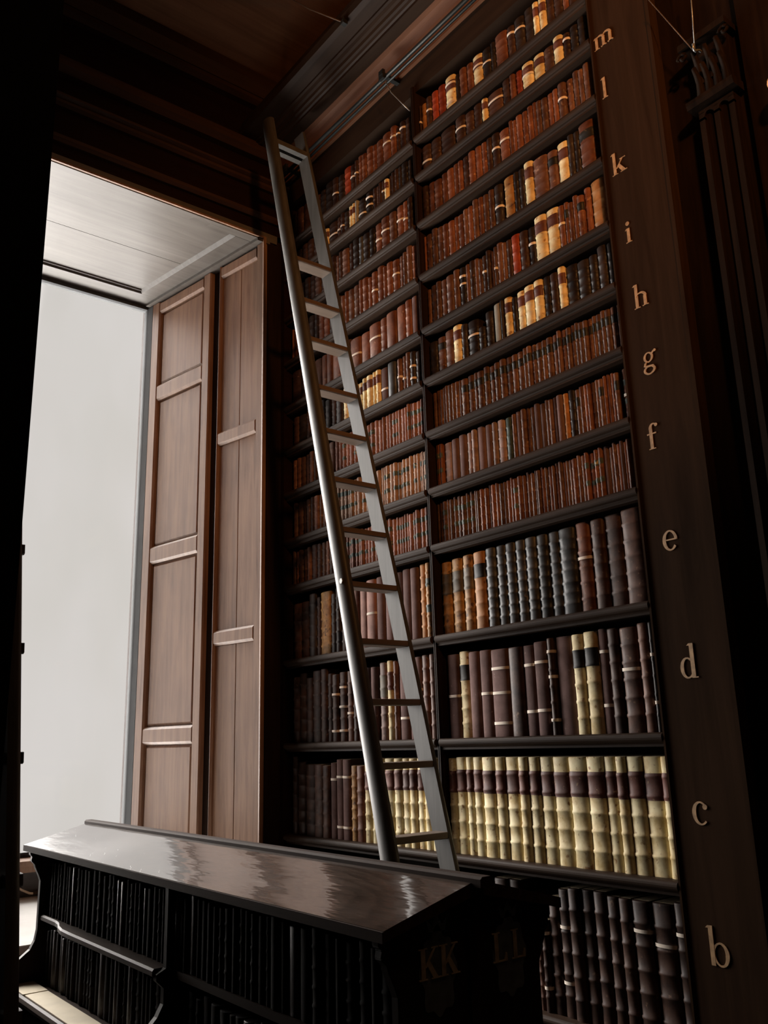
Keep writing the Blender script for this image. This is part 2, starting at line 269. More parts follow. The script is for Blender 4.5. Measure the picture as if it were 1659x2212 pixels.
# measured rows of books: (near y, far y, style, height share)
ROWS={
('R', 'c') : [(2.771,2.815,'V',0.92),(2.713,2.768,'V',0.93),(2.669,2.71,'V',0.93),(2.614,2.667,'V',0.93),(2.544,2.611,'V',0.93),(2.489,2.541,'V',0.93),(2.418,2.486,'V',0.93),(2.371,2.416,'V',0.93),(2.315,2.368,'V',0.93),(2.248,2.313,'V',0.93),(2.17,2.246,'V',0.93),(2.088,2.167,'V',0.93),(2.014,2.086,'V',0.93),(1.963,2.012,'V',0.93),(1.919,1.961,'V',0.93),(1.856,1.917,'V',0.93),(1.783,1.855,'V',0.93),(1.742,1.782,'V',0.93)] ,
('R', 'b') : [(2.706,2.768,'B',0.94),(2.642,2.706,'b',0.89),(2.578,2.642,'B',0.84),(2.511,2.578,'B',0.95),(2.452,2.511,'B',0.95),(2.39,2.452,'B',0.85),(2.356,2.383,'b',0.55),(2.32,2.351,'B:93',0.68),(2.272,2.318,'B',0.86),(2.218,2.268,'B:73',0.93),(2.166,2.216,'B',0.95),(2.112,2.164,'B',0.95),(2.057,2.11,'B',0.95),(2.003,2.052,'B',0.93),(1.953,2.0,'B',0.93),(1.88,1.947,'B:8',0.93),(1.796,1.873,'B:71',0.93),(1.742,1.792,'B:81',0.95)] ,
('R', 'd') : [(2.726,2.794,'P:5',0.9),(2.666,2.723,'Vk',0.92),(2.599,2.66,'P',0.9),(2.53,2.593,'P:5',0.9),(2.435,2.527,'P:852',0.89),(2.362,2.432,'Bp',0.89),(2.296,2.356,'P:83',0.89),(2.232,2.295,'P:83',0.91),(2.195,2.227,'B:962',0.93),(2.116,2.19,'Pp',0.93),(2.058,2.108,'Vk',0.93),(1.996,2.054,'Vk',0.94),(1.95,1.992,'P:83',0.95),(1.9,1.946,'B',0.94),(1.821,1.893,'b:6',0.93),(1.775,1.818,'b',0.95),(1.753,1.772,'K:73',0.95)] ,
('R', 'e') : [(2.752,2.81,'Yj',0.9),(2.677,2.738,'Yj',0.91),(2.612,2.667,'Yj',0.92),(2.532,2.597,'Ok',0.92),(2.471,2.525,'S',0.93),(2.414,2.467,'S',0.93),(2.359,2.411,'S',0.93),(2.305,2.355,'S',0.93),(2.247,2.3,'S',0.93),(2.19,2.245,'S',0.93),(2.131,2.187,'S',0.93),(2.055,2.129,'S',0.93),(1.988,2.05,'R:6',0.95),(1.919,1.976,'B',0.94),(1.842,1.918,'B',0.95),(1.755,1.839,'b',0.96)] ,
('R', 'f') : [(2.802,2.815,'B',0.88),(2.779,2.802,'B',0.9),(2.752,2.779,'bg',0.9),(2.734,2.752,'b',0.92),(2.712,2.734,'b',0.9),(2.69,2.712,'bg',0.93),(2.659,2.69,'bg',0.92),(2.63,2.659,'bg',0.88),(2.611,2.63,'bg',0.92),(2.582,2.611,'bg',0.93),(2.562,2.58,'b',0.92),(2.545,2.562,'b',0.89),(2.518,2.545,'R',0.9),(2.492,2.518,'R',0.89),(2.475,2.492,'b',0.93),(2.449,2.475,'R',0.91),(2.428,2.449,'R',0.92),(2.406,2.428,'b',0.88),(2.389,2.406,'b',0.89),(2.365,2.389,'R',0.9),(2.346,2.365,'R',0.93),(2.324,2.346,'Rg',0.88),(2.297,2.324,'R',0.9),(2.28,2.297,'R',0.89),(2.255,2.278,'b',0.93),(2.236,2.255,'b',0.89),(2.219,2.236,'b',0.92),(2.2,2.219,'b',0.89),(2.179,2.2,'R',0.93),(2.165,2.179,'b',0.91),(2.141,2.165,'R',0.9),(2.128,2.141,'b',0.89),(2.107,2.128,'R',0.92),(2.085,2.107,'b',0.92),(2.072,2.085,'R',0.89),(2.057,2.072,'b',0.9),(2.039,2.057,'b',0.89),(2.015,2.039,'R',0.88),(1.996,2.015,'b',0.92),(1.976,1.996,'b',0.89),(1.959,1.976,'Rg',0.92),(1.931,1.959,'Rg',0.88),(1.914,1.931,'Rg',0.91),(1.894,1.914,'Rg',0.93),(1.869,1.894,'P',0.92),(1.849,1.869,'b',0.88),(1.832,1.849,'b',0.93),(1.815,1.832,'R',0.89),(1.8,1.815,'P',0.92),(1.786,1.8,'R',0.88),(1.771,1.786,'R',0.91)] ,
('R', 'g') : [(2.796,2.809,'Rg',0.93),(2.785,2.796,'Rg',0.91),(2.775,2.785,'Rg',0.92),(2.762,2.775,'Rg',0.9),(2.703,2.758,'p',0.88),(2.658,2.703,'P',0.89),(2.61,2.658,'P',0.92),(2.574,2.61,'p',0.91),(2.542,2.574,'p',0.92),(2.492,2.542,'P',0.93),(2.452,2.492,'P',0.91),(2.423,2.452,'p',0.91),(2.377,2.423,'p',0.91),(2.335,2.374,'Q',0.89),(2.311,2.331,'b',0.9),(2.28,2.311,'P',0.92),(2.253,2.28,'b',0.92),(2.233,2.253,'b',0.92),(2.209,2.233,'b',0.9),(2.178,2.209,'P',0.92),(2.152,2.178,'P',0.88),(2.131,2.152,'b',0.92),(2.11,2.131,'b',0.89),(2.088,2.11,'P',0.9),(2.059,2.088,'P',0.9),(2.034,2.057,'O',0.89),(2.0,2.034,'K',0.92),(1.978,1.998,'bk',0.88),(1.957,1.978,'R',0.9),(1.937,1.957,'R',0.9),(1.922,1.937,'R',0.89),(1.899,1.922,'b',0.89),(1.882,1.899,'b',0.9),(1.861,1.882,'bk',0.88),(1.848,1.861,'R',0.91),(1.831,1.848,'R',0.92),(1.811,1.831,'R',0.92),(1.791,1.811,'bk',0.88),(1.753,1.781,'Rg:5',0.91)] ,
('R', 'h') : [(2.787,2.808,'b',0.88),(2.763,2.787,'b',0.9),(2.744,2.763,'b',0.89),(2.726,2.744,'b',0.91),(2.707,2.726,'b',0.92),(2.681,2.707,'b',0.9),(2.662,2.681,'b',0.9),(2.637,2.662,'b',0.9),(2.62,2.637,'b',0.9),(2.582,2.62,'bk',0.88),(2.544,2.582,'bk',0.9),(2.517,2.544,'bk',0.91),(2.479,2.517,'bk',0.88),(2.446,2.479,'bk',0.92),(2.411,2.446,'bk',0.88),(2.381,2.411,'bk',0.89),(2.348,2.381,'bk',0.91),(2.312,2.348,'bk',0.9),(2.28,2.312,'bk',0.89),(2.246,2.28,'bk',0.89),(2.225,2.246,'bk',0.92),(2.202,2.225,'bk',0.92),(2.175,2.202,'bk',0.91),(2.144,2.175,'bk',0.89),(2.121,2.144,'bk',0.89),(2.09,2.121,'bk',0.9),(2.06,2.09,'bk',0.9),(2.041,2.06,'bk',0.93),(2.014,2.041,'bk',0.91),(1.992,2.014,'bk',0.9),(1.973,1.992,'bk',0.92),(1.953,1.973,'bk',0.93),(1.93,1.953,'bk',0.89),(1.909,1.93,'bk',0.88),(1.889,1.909,'bk',0.88),(1.871,1.889,'bk',0.9),(1.846,1.871,'bk',0.89),(1.824,1.846,'bk',0.91),(1.798,1.824,'bk',0.88),(1.772,1.798,'bk',0.88),(1.753,1.772,'bk',0.89)] ,
('R', 'i') : [(2.761,2.815,'K',0.85),(2.708,2.759,'bk',0.87),(2.649,2.706,'b',0.92),(2.596,2.647,'V',0.93),(2.559,2.594,'K',0.87),(2.49,2.555,'K:6',0.85),(2.45,2.488,'K',0.6),(2.404,2.447,'K',0.87),(2.345,2.391,'G',0.93),(2.329,2.343,'K',0.93),(2.286,2.327,'V',0.93),(2.256,2.284,'K',0.87),(2.21,2.254,'V',0.92),(2.157,2.208,'V',0.93),(2.111,2.155,'V',0.94),(2.068,2.108,'K',0.93),(2.027,2.066,'B',0.9),(1.991,2.026,'V',0.95),(1.933,1.989,'K',0.89),(1.875,1.93,'K',0.85),(1.835,1.873,'K',0.85),(1.786,1.832,'K',0.94),(1.753,1.783,'K',0.9)] ,
('R', 'k') : [(2.79,2.815,'b',0.87),(2.748,2.79,'B',0.9),(2.717,2.748,'b',0.91),(2.675,2.717,'b',0.88),(2.628,2.675,'b',0.88),(2.594,2.628,'b',0.93),(2.552,2.591,'K:86',0.9),(2.524,2.549,'b',0.9),(2.491,2.524,'B',0.92),(2.47,2.491,'b',0.91),(2.442,2.47,'b',0.85),(2.412,2.442,'B:6',0.86),(2.389,2.412,'B',0.91),(2.367,2.389,'b',0.85),(2.349,2.367,'b:5',0.9),(2.317,2.349,'b',0.93),(2.295,2.317,'b',0.88),(2.264,2.295,'B',0.88),(2.214,2.261,'r',0.89),(2.168,2.211,'B',0.85),(2.127,2.166,'K:6',0.84),(2.065,2.124,'V',0.95),(2.0,2.063,'V',0.95),(1.966,1.998,'R:6',0.9),(1.945,1.963,'Rk',0.9),(1.919,1.945,'R',0.84),(1.897,1.919,'R',0.92),(1.865,1.897,'Rk',0.85),(1.836,1.865,'R',0.94),(1.762,1.83,'O',0.97)] ,
('R', 'l') : [(2.803,2.815,'R',0.88),(2.763,2.803,'b',0.88),(2.726,2.763,'b',0.93),(2.686,2.726,'b',0.89),(2.648,2.686,'R',0.86),(2.607,2.648,'R',0.85),(2.58,2.607,'R',0.87),(2.539,2.58,'R',0.84),(2.509,2.539,'b',0.87),(2.475,2.509,'R',0.86),(2.444,2.475,'b',0.93),(2.415,2.444,'R',0.92),(2.382,2.415,'b',0.91),(2.35,2.382,'b',0.94),(2.3,2.346,'K:5',0.94),(2.221,2.28,'Y',0.93),(2.191,2.219,'K',0.91),(2.158,2.191,'K',0.9),(2.11,2.156,'V',0.94),(2.032,2.108,'b',0.88),(1.982,2.03,'bk',0.85),(1.922,1.978,'V',0.89),(1.891,1.92,'K',0.92),(1.862,1.891,'K',0.91),(1.787,1.86,'Rk',0.95)] ,
('R', 'm') : [(2.776,2.815,'B',0.91),(2.729,2.776,'R',0.91),(2.678,2.729,'R',0.84),(2.638,2.678,'R',0.89),(2.592,2.638,'R',0.89),(2.557,2.592,'R',0.9),(2.53,2.557,'R',0.89),(2.485,2.53,'B',0.9),(2.446,2.485,'R',0.9),(2.406,2.446,'R',0.92),(2.37,2.406,'R',0.92),(2.337,2.37,'B',0.92),(2.291,2.335,'B:6',0.91),(2.227,2.285,'R:7',0.84),(2.204,2.224,'R',0.92),(2.181,2.204,'R',0.87),(2.148,2.181,'R',0.9),(2.116,2.148,'R',0.9),(2.087,2.116,'R',0.93),(2.068,2.087,'R',0.95),(2.038,2.068,'b',0.91),(2.005,2.038,'b',0.87),(1.971,2.005,'R',0.88),(1.943,1.971,'R',0.87),(1.903,1.941,'b:6',0.89),(1.865,1.901,'b',0.87),(1.833,1.865,'b',0.94),(1.807,1.833,'b',0.88),(1.772,1.807,'b',0.91)] ,
('R', 'n') : [(2.742,2.805,'B:4',0.89),(2.673,2.738,'B',0.88),(2.575,2.669,'B',0.91),(2.497,2.559,'B:6',0.94),(2.44,2.494,'B',0.87),(2.388,2.437,'B',0.91),(2.348,2.381,'V',0.89),(2.255,2.345,'b:7',0.86),(2.2,2.25,'B',0.95),(2.169,2.198,'R',0.91),(2.13,2.166,'r',0.89),(2.067,2.124,'V:62',0.9),(2.002,2.056,'V',0.88),(1.945,2.0,'B',0.86),(1.896,1.942,'V',0.94),(1.858,1.893,'B:8',0.86),(1.814,1.856,'K',0.9),(1.77,1.811,'K',0.94)] ,
('R', 'o') : [(2.804,2.815,'B:5',0.88),(2.759,2.8,'O',0.84),(2.72,2.755,'B:6',0.89),(2.671,2.716,'r',0.9),(2.619,2.667,'r',0.9),(2.549,2.612,'V:83',0.94),(2.519,2.545,'K',0.86),(2.47,2.514,'R',0.87),(2.428,2.467,'R',0.86),(2.365,2.425,'V:72',0.9),(2.307,2.362,'K:6',0.87),(2.275,2.304,'K',0.87),(2.2,2.271,'R',0.91),(2.151,2.194,'B:8',0.86),(2.094,2.148,'K:7',0.89),(2.038,2.091,'K',0.93),(2.006,2.036,'V',0.9),(1.968,2.003,'V',0.89),(1.924,1.965,'B',0.92),(1.876,1.924,'B',0.85),(1.84,1.876,'R',0.93),(1.798,1.84,'B',0.92)] ,
('L', 'e') : [(3.943,4.02,'B',0.85),(3.864,3.938,'B',0.85),(3.797,3.861,'K',0.94),(3.753,3.794,'B',0.87),(3.659,3.75,'Y',0.92),(3.614,3.656,'K',0.86),(3.57,3.611,'K',0.93),(3.52,3.567,'B',0.9),(3.471,3.517,'B',0.86),(3.416,3.468,'Tp',0.9),(3.353,3.413,'Tp',0.91),(3.278,3.35,'Tp:5',0.92),(3.218,3.276,'P',0.93),(3.15,3.211,'P',0.93),(3.078,3.147,'P',0.93),(3.017,3.075,'P',0.94),(2.96,3.014,'P',0.93),(2.912,2.957,'O',0.95),(2.873,2.91,'Yg',0.95)] ,
('L', 'd') : [(3.954,4.011,'B',0.88),(3.887,3.954,'B',0.92),(3.826,3.887,'B',0.85),(3.75,3.826,'B',0.93),(3.695,3.75,'B',0.94),(3.653,3.695,'B',0.87),(3.6,3.65,'B:72',0.85),(3.542,3.596,'B:852',0.87),(3.473,3.52,'b:4',0.87),(3.431,3.471,'B',0.87),(3.392,3.43,'P',0.88),(3.338,3.389,'P',0.88),(3.289,3.333,'P',0.88),(3.213,3.27,'bj',0.92),(3.168,3.208,'V',0.93),(3.137,3.167,'b',0.92),(3.057,3.12,'P:3',0.92),(3.015,3.055,'P',0.93),(2.967,3.013,'P:6',0.93),(2.918,2.964,'b',0.94),(2.876,2.915,'b',0.94)] ,
('L', 'c') : [(3.978,4.02,'B',0.95),(3.911,3.978,'B',0.88),(3.822,3.911,'B',0.85),(3.746,3.822,'B',0.85),(3.689,3.746,'B',0.84),(3.63,3.681,'P:8',0.87),(3.573,3.626,'P:82',0.91),(3.512,3.57,'P:82',0.91),(3.463,3.51,'Y',0.84),(3.407,3.461,'R',0.84),(3.352,3.402,'V',0.9),(3.302,3.35,'V',0.85),(3.251,3.3,'V',0.92),(3.184,3.247,'V',0.92),(3.128,3.182,'V',0.92),(3.073,3.127,'V',0.92),(3.026,3.072,'V',0.92),(2.976,3.024,'V',0.92),(2.928,2.973,'V',0.92),(2.882,2.925,'V',0.92)] ,
('L', 'b') : [] ,
('L', 'f') : [(3.996,4.02,'B',0.93),(3.964,3.996,'b',0.9),(3.923,3.964,'B',0.9),(3.877,3.923,'B',0.88),(3.846,3.877,'b',0.9),(3.793,3.846,'B',0.93),(3.75,3.793,'B',0.91),(3.71,3.75,'B',0.91),(3.671,3.71,'b',0.91),(3.631,3.671,'B',0.9),(3.58,3.631,'B',0.9),(3.55,3.58,'b',0.88),(3.521,3.547,'T',0.9),(3.498,3.521,'Tg',0.89),(3.472,3.498,'Tg',0.89),(3.443,3.472,'Tg',0.91),(3.418,3.443,'Tg',0.88),(3.392,3.418,'Tg',0.91),(3.371,3.392,'Tg',0.91),(3.339,3.371,'Tg',0.9),(3.31,3.339,'T',0.89),(3.279,3.31,'Tg',0.9),(3.254,3.279,'Tg',0.9),(3.223,3.254,'Tg',0.92),(3.197,3.223,'Tg',0.88),(3.17,3.197,'Tg',0.92),(3.144,3.17,'Tg',0.93),(3.116,3.144,'T',0.89),(3.093,3.116,'Tg',0.91),(3.074,3.093,'Tg',0.89),(3.057,3.074,'Tg',0.89),(3.037,3.057,'Tg',0.92),(3.02,3.037,'Tg',0.92),(2.991,3.02,'T',0.88),(2.968,2.991,'Tg',0.9),(2.941,2.968,'Tg',0.92),(2.925,2.941,'Tg',0.91),(2.902,2.925,'Tg',0.9),(2.874,2.902,'Tg',0.91)] ,
('L', 'g') : [(3.976,4.012,'B',0.92),(3.928,3.976,'B',0.91),(3.887,3.928,'B',0.89),(3.846,3.887,'B',0.89),(3.811,3.846,'B',0.91),(3.765,3.811,'b',0.9),(3.738,3.765,'b',0.9),(3.699,3.738,'b',0.92),(3.669,3.699,'B',0.88),(3.631,3.669,'b',0.91),(3.592,3.631,'b',0.9),(3.564,3.59,'tg',0.93),(3.53,3.564,'tg',0.92),(3.497,3.53,'tg',0.9),(3.474,3.497,'tg',0.89),(3.45,3.474,'tg',0.89),(3.418,3.45,'tg',0.91),(3.383,3.418,'t',0.92),(3.352,3.383,'tg',0.89),(3.326,3.352,'tg',0.9),(3.291,3.326,'tg',0.91),(3.272,3.291,'tg',0.92),(3.252,3.272,'t',0.9),(3.221,3.252,'t',0.89),(3.196,3.221,'t',0.92),(3.177,3.196,'tg',0.91),(3.151,3.177,'tg',0.91),(3.117,3.151,'t',0.91),(3.092,3.117,'tg',0.91),(3.069,3.092,'tg',0.89),(3.05,3.069,'tg',0.88),(3.032,3.05,'tg',0.91),(3.001,3.032,'tg',0.9),(2.977,3.001,'t',0.92),(2.947,2.977,'tg',0.92),(2.929,2.947,'t',0.91),(2.909,2.929,'tg',0.91),(2.892,2.909,'t',0.91),(2.87,2.892,'tg',0.88)] ,
('L', 'h') : [(3.984,4.02,'b',0.89),(3.945,3.984,'b',0.91),(3.904,3.945,'B',0.89),(3.854,3.904,'B',0.9),(3.812,3.854,'b',0.92),(3.78,3.812,'B',0.89),(3.751,3.78,'B',0.89),(3.704,3.751,'B',0.93),(3.66,3.704,'b',0.88),(3.611,3.66,'b',0.9),(3.577,3.609,'T',0.89),(3.547,3.577,'T',0.93),(3.513,3.547,'Tg',0.9),(3.478,3.513,'T',0.89),(3.44,3.478,'T',0.92),(3.408,3.44,'Tg',0.91),(3.383,3.408,'T',0.9),(3.354,3.383,'Tg',0.93),(3.33,3.354,'T',0.91),(3.299,3.33,'Tg',0.9),(3.266,3.299,'Tg',0.91),(3.232,3.266,'T',0.92),(3.198,3.232,'T',0.88),(3.178,3.198,'T',0.91),(3.147,3.178,'T',0.91),(3.123,3.147,'T',0.91),(3.092,3.123,'Tg',0.9),(3.074,3.092,'Tg',0.9),(3.052,3.074,'T',0.9),(3.019,3.052,'T',0.89),(3.0,3.019,'T',0.88),(2.982,3.0,'Tg',0.93),(2.962,2.982,'Tg',0.92),(2.935,2.962,'Tg',0.89),(2.906,2.935,'Tg',0.89),(2.889,2.906,'Tg',0.91),(2.871,2.889,'T',0.91)] ,
('L', 'i') : [(3.96,4.014,'B',0.88),(3.882,3.96,'K',0.85),(3.839,3.882,'B',0.89),(3.778,3.839,'B',0.93),(3.733,3.778,'K',0.91),(3.685,3.733,'K',0.94),(3.633,3.685,'K',0.86),(3.588,3.633,'B',0.87),(3.529,3.588,'K',0.85),(3.48,3.522,'V',0.94),(3.451,3.477,'v',0.88),(3.414,3.451,'V',0.9),(3.385,3.414,'v',0.86),(3.349,3.383,'V',0.85),(3.308,3.345,'V',0.9),(3.261,3.306,'V',0.9),(3.234,3.259,'V',0.93),(3.2,3.231,'V',0.93),(3.138,3.197,'Pp:4',0.9),(3.077,3.134,'Sp',0.93),(3.026,3.055,'b:5',0.9),(2.992,3.023,'b:4',0.92),(2.958,2.988,'b',0.94),(2.922,2.956,'K:63',0.9),(2.882,2.92,'K',0.84)] ,
('L', 'k') : [(3.928,4.016,'B',0.89),(3.866,3.928,'B',0.89),(3.791,3.866,'B',0.86),(3.716,3.791,'Rp',0.86),(3.665,3.716,'Rp',0.86),(3.609,3.665,'Rp',0.94),(3.523,3.609,'Rp',0.94),(3.447,3.523,'B',0.89),(3.357,3.442,'Rp:5',0.8),(3.278,3.354,'Rp',0.8),(3.19,3.276,'Rp:6',0.87),(3.132,3.186,'R',0.87),(3.057,3.13,'Rp',0.89),(2.982,3.053,'Rp',0.91),(2.934,2.98,'R',0.92),(2.884,2.932,'P',0.92)] ,
('L', 'l') : [(4.001,4.02,'R',0.87),(3.956,4.001,'R',0.85),(3.905,3.956,'R',0.92),(3.848,3.905,'B',0.92),(3.79,3.848,'B',0.91),(3.746,3.79,'B',0.89),(3.69,3.746,'R',0.91),(3.634,3.69,'R',0.91),(3.584,3.634,'B',0.94),(3.528,3.584,'B',0.93),(3.491,3.525,'b',0.86),(3.459,3.491,'R',0.91),(3.412,3.459,'b',0.89),(3.362,3.412,'b',0.9),(3.328,3.362,'R',0.95),(3.281,3.328,'R',0.92),(3.246,3.281,'R',0.86),(3.199,3.244,'R:5',0.9),(3.149,3.197,'R',0.94),(3.117,3.149,'R',0.86),(3.072,3.117,'R',0.88),(3.021,3.069,'R:6',0.84),(2.983,3.019,'b',0.85),(2.955,2.983,'b',0.86),(2.92,2.955,'b',0.94),(2.884,2.92,'R',0.88)] ,
('L', 'm') : [(3.956,4.017,'B',0.92),(3.888,3.956,'B',0.85),(3.835,3.888,'B',0.88),(3.775,3.835,'B',0.86),(3.714,3.775,'B',0.85),(3.659,3.714,'B',0.94),(3.612,3.659,'B',0.86),(3.573,3.612,'B',0.95),(3.536,3.571,'b',0.87),(3.501,3.536,'B',0.9),(3.443,3.501,'b',0.86),(3.403,3.443,'B',0.92),(3.345,3.401,'K',0.93),(3.308,3.345,'S',0.87),(3.252,3.308,'K',0.85),(3.209,3.252,'K',0.87),(3.148,3.204,'R:5',0.88),(3.084,3.146,'R:6',0.9),(3.03,3.082,'b',0.89),(2.973,3.026,'R:6',0.93),(2.933,2.971,'R:5',0.93),(2.893,2.931,'B',0.93)] ,
('L', 'n') : [(3.973,4.017,'B',0.94),(3.914,3.973,'B',0.9),(3.849,3.914,'B',0.93),(3.785,3.849,'B',0.92),(3.731,3.785,'B',0.92),(3.684,3.731,'B',0.86),(3.638,3.675,'V',0.85),(3.555,3.635,'B:5',0.9),(3.513,3.553,'B:5',0.92),(3.475,3.513,'B:5',0.94),(3.429,3.475,'K',0.85),(3.4,3.425,'V',0.93),(3.372,3.398,'V',0.95),(3.349,3.37,'G',0.97),(3.28,3.342,'K:4',0.86),(3.223,3.275,'K:85',0.91),(3.185,3.221,'B',0.92),(3.16,3.185,'B',0.89),(3.138,3.16,'B',0.93),(3.112,3.135,'B:6',0.91),(3.08,3.108,'V',0.86),(3.052,3.075,'B',0.9),(3.027,3.052,'B',0.92),(2.998,3.027,'B',0.94),(2.968,2.996,'K',0.92),(2.922,2.968,'K',0.92),(2.89,2.922,'K',0.89)] ,
('L', 'o') : [(3.963,4.017,'B',0.93),(3.892,3.963,'B',0.94),(3.82,3.892,'B',0.92),(3.767,3.82,'B',0.94),(3.714,3.767,'B',0.89),(3.656,3.711,'K',0.88),(3.585,3.656,'K',0.95),(3.535,3.585,'B:5',0.92),(3.48,3.535,'K',0.88),(3.414,3.475,'r',0.94),(3.367,3.412,'B:6',0.87),(3.341,3.367,'B:6',0.9),(3.3,3.338,'R',0.94),(3.26,3.3,'R',0.88),(3.207,3.26,'R',0.95),(3.17,3.207,'R',0.89),(3.114,3.17,'R',0.88),(3.049,3.112,'R:7',0.9),(3.007,3.049,'R:7',0.95),(2.976,3.005,'B:8',0.84),(2.932,2.976,'B:8',0.89),(2.887,2.932,'B',0.85)] ,
}
HOOKW = [(2.418, 2.932, 3.30), (2.43, 2.905, 3.22), (2.47, 2.87, 3.15), (2.50, 2.845, 3.102)]
CEILW = [(1.70, 3.60, 3.982), (2.11, 3.349, 3.975), (2.13, 3.2, 3.80), (2.175, 2.955, 3.548)]
PILH = (2.47, 1.290, 2.30)
PILW1 = (2.44, 1.255, 2.60)
PILW2 = (2.44, 1.423, 2.61)
CORD = [(1.30, 5.14, -.60), (1.42, 5.14, -.655), (1.496, 5.14, -.689), (1.539, 5.14, -.718), (1.581, 5.14, -.739), (1.60, 5.14, -.742)]
LAMPP = (2.46, 1.032, 1.985)

# ================================================================ THE SETTING
FLOOR = -1.65; CEIL = 3.99; D = 2.5; WY = 4.05; XL = 0.24
struct('floor', MB().box(-6, 8, -5, 5.4, FLOOR - .1, FLOOR), M['floor'])
struct('ceiling', MB().box(-6, 8, -5, WY + .02, CEIL, CEIL + .12), M['ceiling'])
struct('wall_back', MB().box(-6, 8, -5.1, -5, FLOOR, CEIL), M['wallwood'])
struct('wall_left', MB().box(-6.1, -6, -5, 5.4, FLOOR, CEIL), M['wallwood'])
struct('wall_right', MB().box(8, 8.1, -5, 5.4, FLOOR, CEIL), M['wallwood'])
# window wall, thick, with a splayed opening
SILL = -0.76; HEAD = 2.925
RX0, RX1 = 2.345, 2.137; LX0, LX1 = 0.365, 0.573; GY = 5.16
wm = MB()
wm.box(-6, LX0 - .24, WY, 5.4, FLOOR, CEIL)
wm.box(RX0 + .24, 8, WY, 5.4, FLOOR, CEIL)
wm.box(LX0 - .24, RX0 + .24, WY, 5.4, HEAD + .05, CEIL)
wm.box(LX0 - .24, RX0 + .24, WY, 5.4, FLOOR, SILL - .04)
wm.box(LX0 - .24, RX0 + .24, 5.30, 5.4, FLOOR, -0.70)
# solid masonry behind each panelled jamb
wm.prism([(RX0 + .15, WY), (RX0 + .24, WY), (RX0 + .24, 5.4), (RX1 + .03, 5.4), (RX1 + .03, 5.26), (RX1 + .15, 5.2)], SILL - .1, HEAD + .1, ALONG_Z)
wm.prism([(LX0 - .15, WY), (LX1 - .15, 5.2), (LX1 - .03, 5.26), (LX1 - .03, 5.4), (LX0 - .24, 5.4), (LX0 - .24, WY)], SILL - .1, HEAD + .1, ALONG_Z)
struct('wall_window', wm, M['wallwood'])
# moulded entablature of the window wall: fine projecting bands
tr = MB()
def xband(z0, z1, p, lip=0.0):
    tr.prism([(WY, z0), (WY - p * .6, z0), (WY - p, z0 + (z1 - z0) * .45), (WY - p, z1), (WY, z1)], XL, D, ALONG_X)
xband(3.86, 3.99, .10); xband(3.80, 3.845, .07); xband(3.44, 3.50, .075); xband(3.50, 3.54, .05); xband(3.25, 3.28, .04); xband(3.285, 3.31, .055)
xband(3.04, 3.075, .035)
struct('trim_1', tr, M['trimwood_lit'])
# architrave round the opening
ar = MB(); ar.box(RX0 + .0, RX0 + .018, WY - .012, WY + .03, SILL, HEAD + .014); ar.box(LX0, RX0 - .001, WY - .012, WY + .0, HEAD + .003, HEAD + .014)
ar.box(LX0 - .035, LX0, WY - .02, WY + .03, SILL, HEAD + .03)
struct('trim_2', ar, M['shutter'])
# timber window seat, apron and sill
st = MB(); st.box(LX0 - .05, RX0 + .05, WY - .12, 5.17, SILL - .035, SILL)
struct('trim_3', st, M['seat'], .004)
ap = MB(); ap.box(LX1, RX1, 5.17, 5.21, SILL, -0.63)
struct('trim_4', ap, M['case_x'])
sl = MB(); sl.prism([(5.10, -.63), (5.10, -.60), (5.125, -.575), (5.26, -.56), (5.26, -.63)], LX1 - .02, RX1 + .02, ALONG_X)
struct('trim_5', sl, M['shutter'])
# panelled soffit of the recess
so = MB()
so.box(LX0 - .1, RX0 + .1, 4.135, 4.62, HEAD + .02, HEAD + .05)
so.box(LX0 - .1, RX0 + .1, 4.624, 5.06, HEAD + .02, HEAD + .05)
def sbar(x0, x1, y0, y1, z0=HEAD, bev=.018):
    so.prism([(y0, HEAD + .05), (y0, HEAD + .018), (y0 + bev * .3, HEAD), (y1 - bev, HEAD), (y1, HEAD + .022), (y1, HEAD + .05)], x0, x1, ALONG_X)
sbar(LX0 - .1, RX0 + .1, WY + .0, 4.135); 
so.prism([(5.05, HEAD + .05), (5.05, HEAD + .03), (5.065, HEAD + .012), (5.08, HEAD + .012), (5.085, HEAD), (5.24, HEAD - .004), (5.24, HEAD + .05)], LX0 - .1, RX0 + .1, ALONG_X)
for sg, xa, xb in ((1, RX0, RX1), (-1, LX0, LX1)):
    # splayed side rails following the jamb
    w_ = .135 * sg; e = .05 * sg
    ys = 4.12; xq = xa + (xb - xa) * (ys - WY) / (5.2 - WY)
    vs = [(xq - w_, ys, HEAD + .0004), (xq + e, ys, HEAD + .0004), (xb + e, 5.2, HEAD + .0004), (xb - w_, 5.2, HEAD + .0004), (xq - w_ - .022 * sg, ys, HEAD + .022), (xq + e, ys, HEAD + .05), (xb + e, 5.2, HEAD + .05), (xb - w_ - .022 * sg, 5.2, HEAD + .022)]
    so.add(vs, [(0, 1, 2, 3), (4, 7, 6, 5), (0, 4, 5, 1), (3, 2, 6, 7), (0, 3, 7, 4), (1, 5, 6, 2)])
    vs = [(xa - .035 * sg, WY, HEAD), (xa - .035 * sg, WY, HEAD - .018), (xa + e, WY, HEAD - .018), (xa + e, WY, HEAD),
          (xb - .035 * sg, 5.2, HEAD), (xb - .035 * sg, 5.2, HEAD - .018), (xb + e, 5.2, HEAD - .018), (xb + e, 5.2, HEAD)]
    so.add(vs, [(0, 1, 2, 3), (4, 7, 6, 5), (0, 4, 5, 1), (1, 5, 6, 2), (2, 6, 7, 3), (3, 7, 4, 0)])
struct('trim_6', so, M['soffit'])
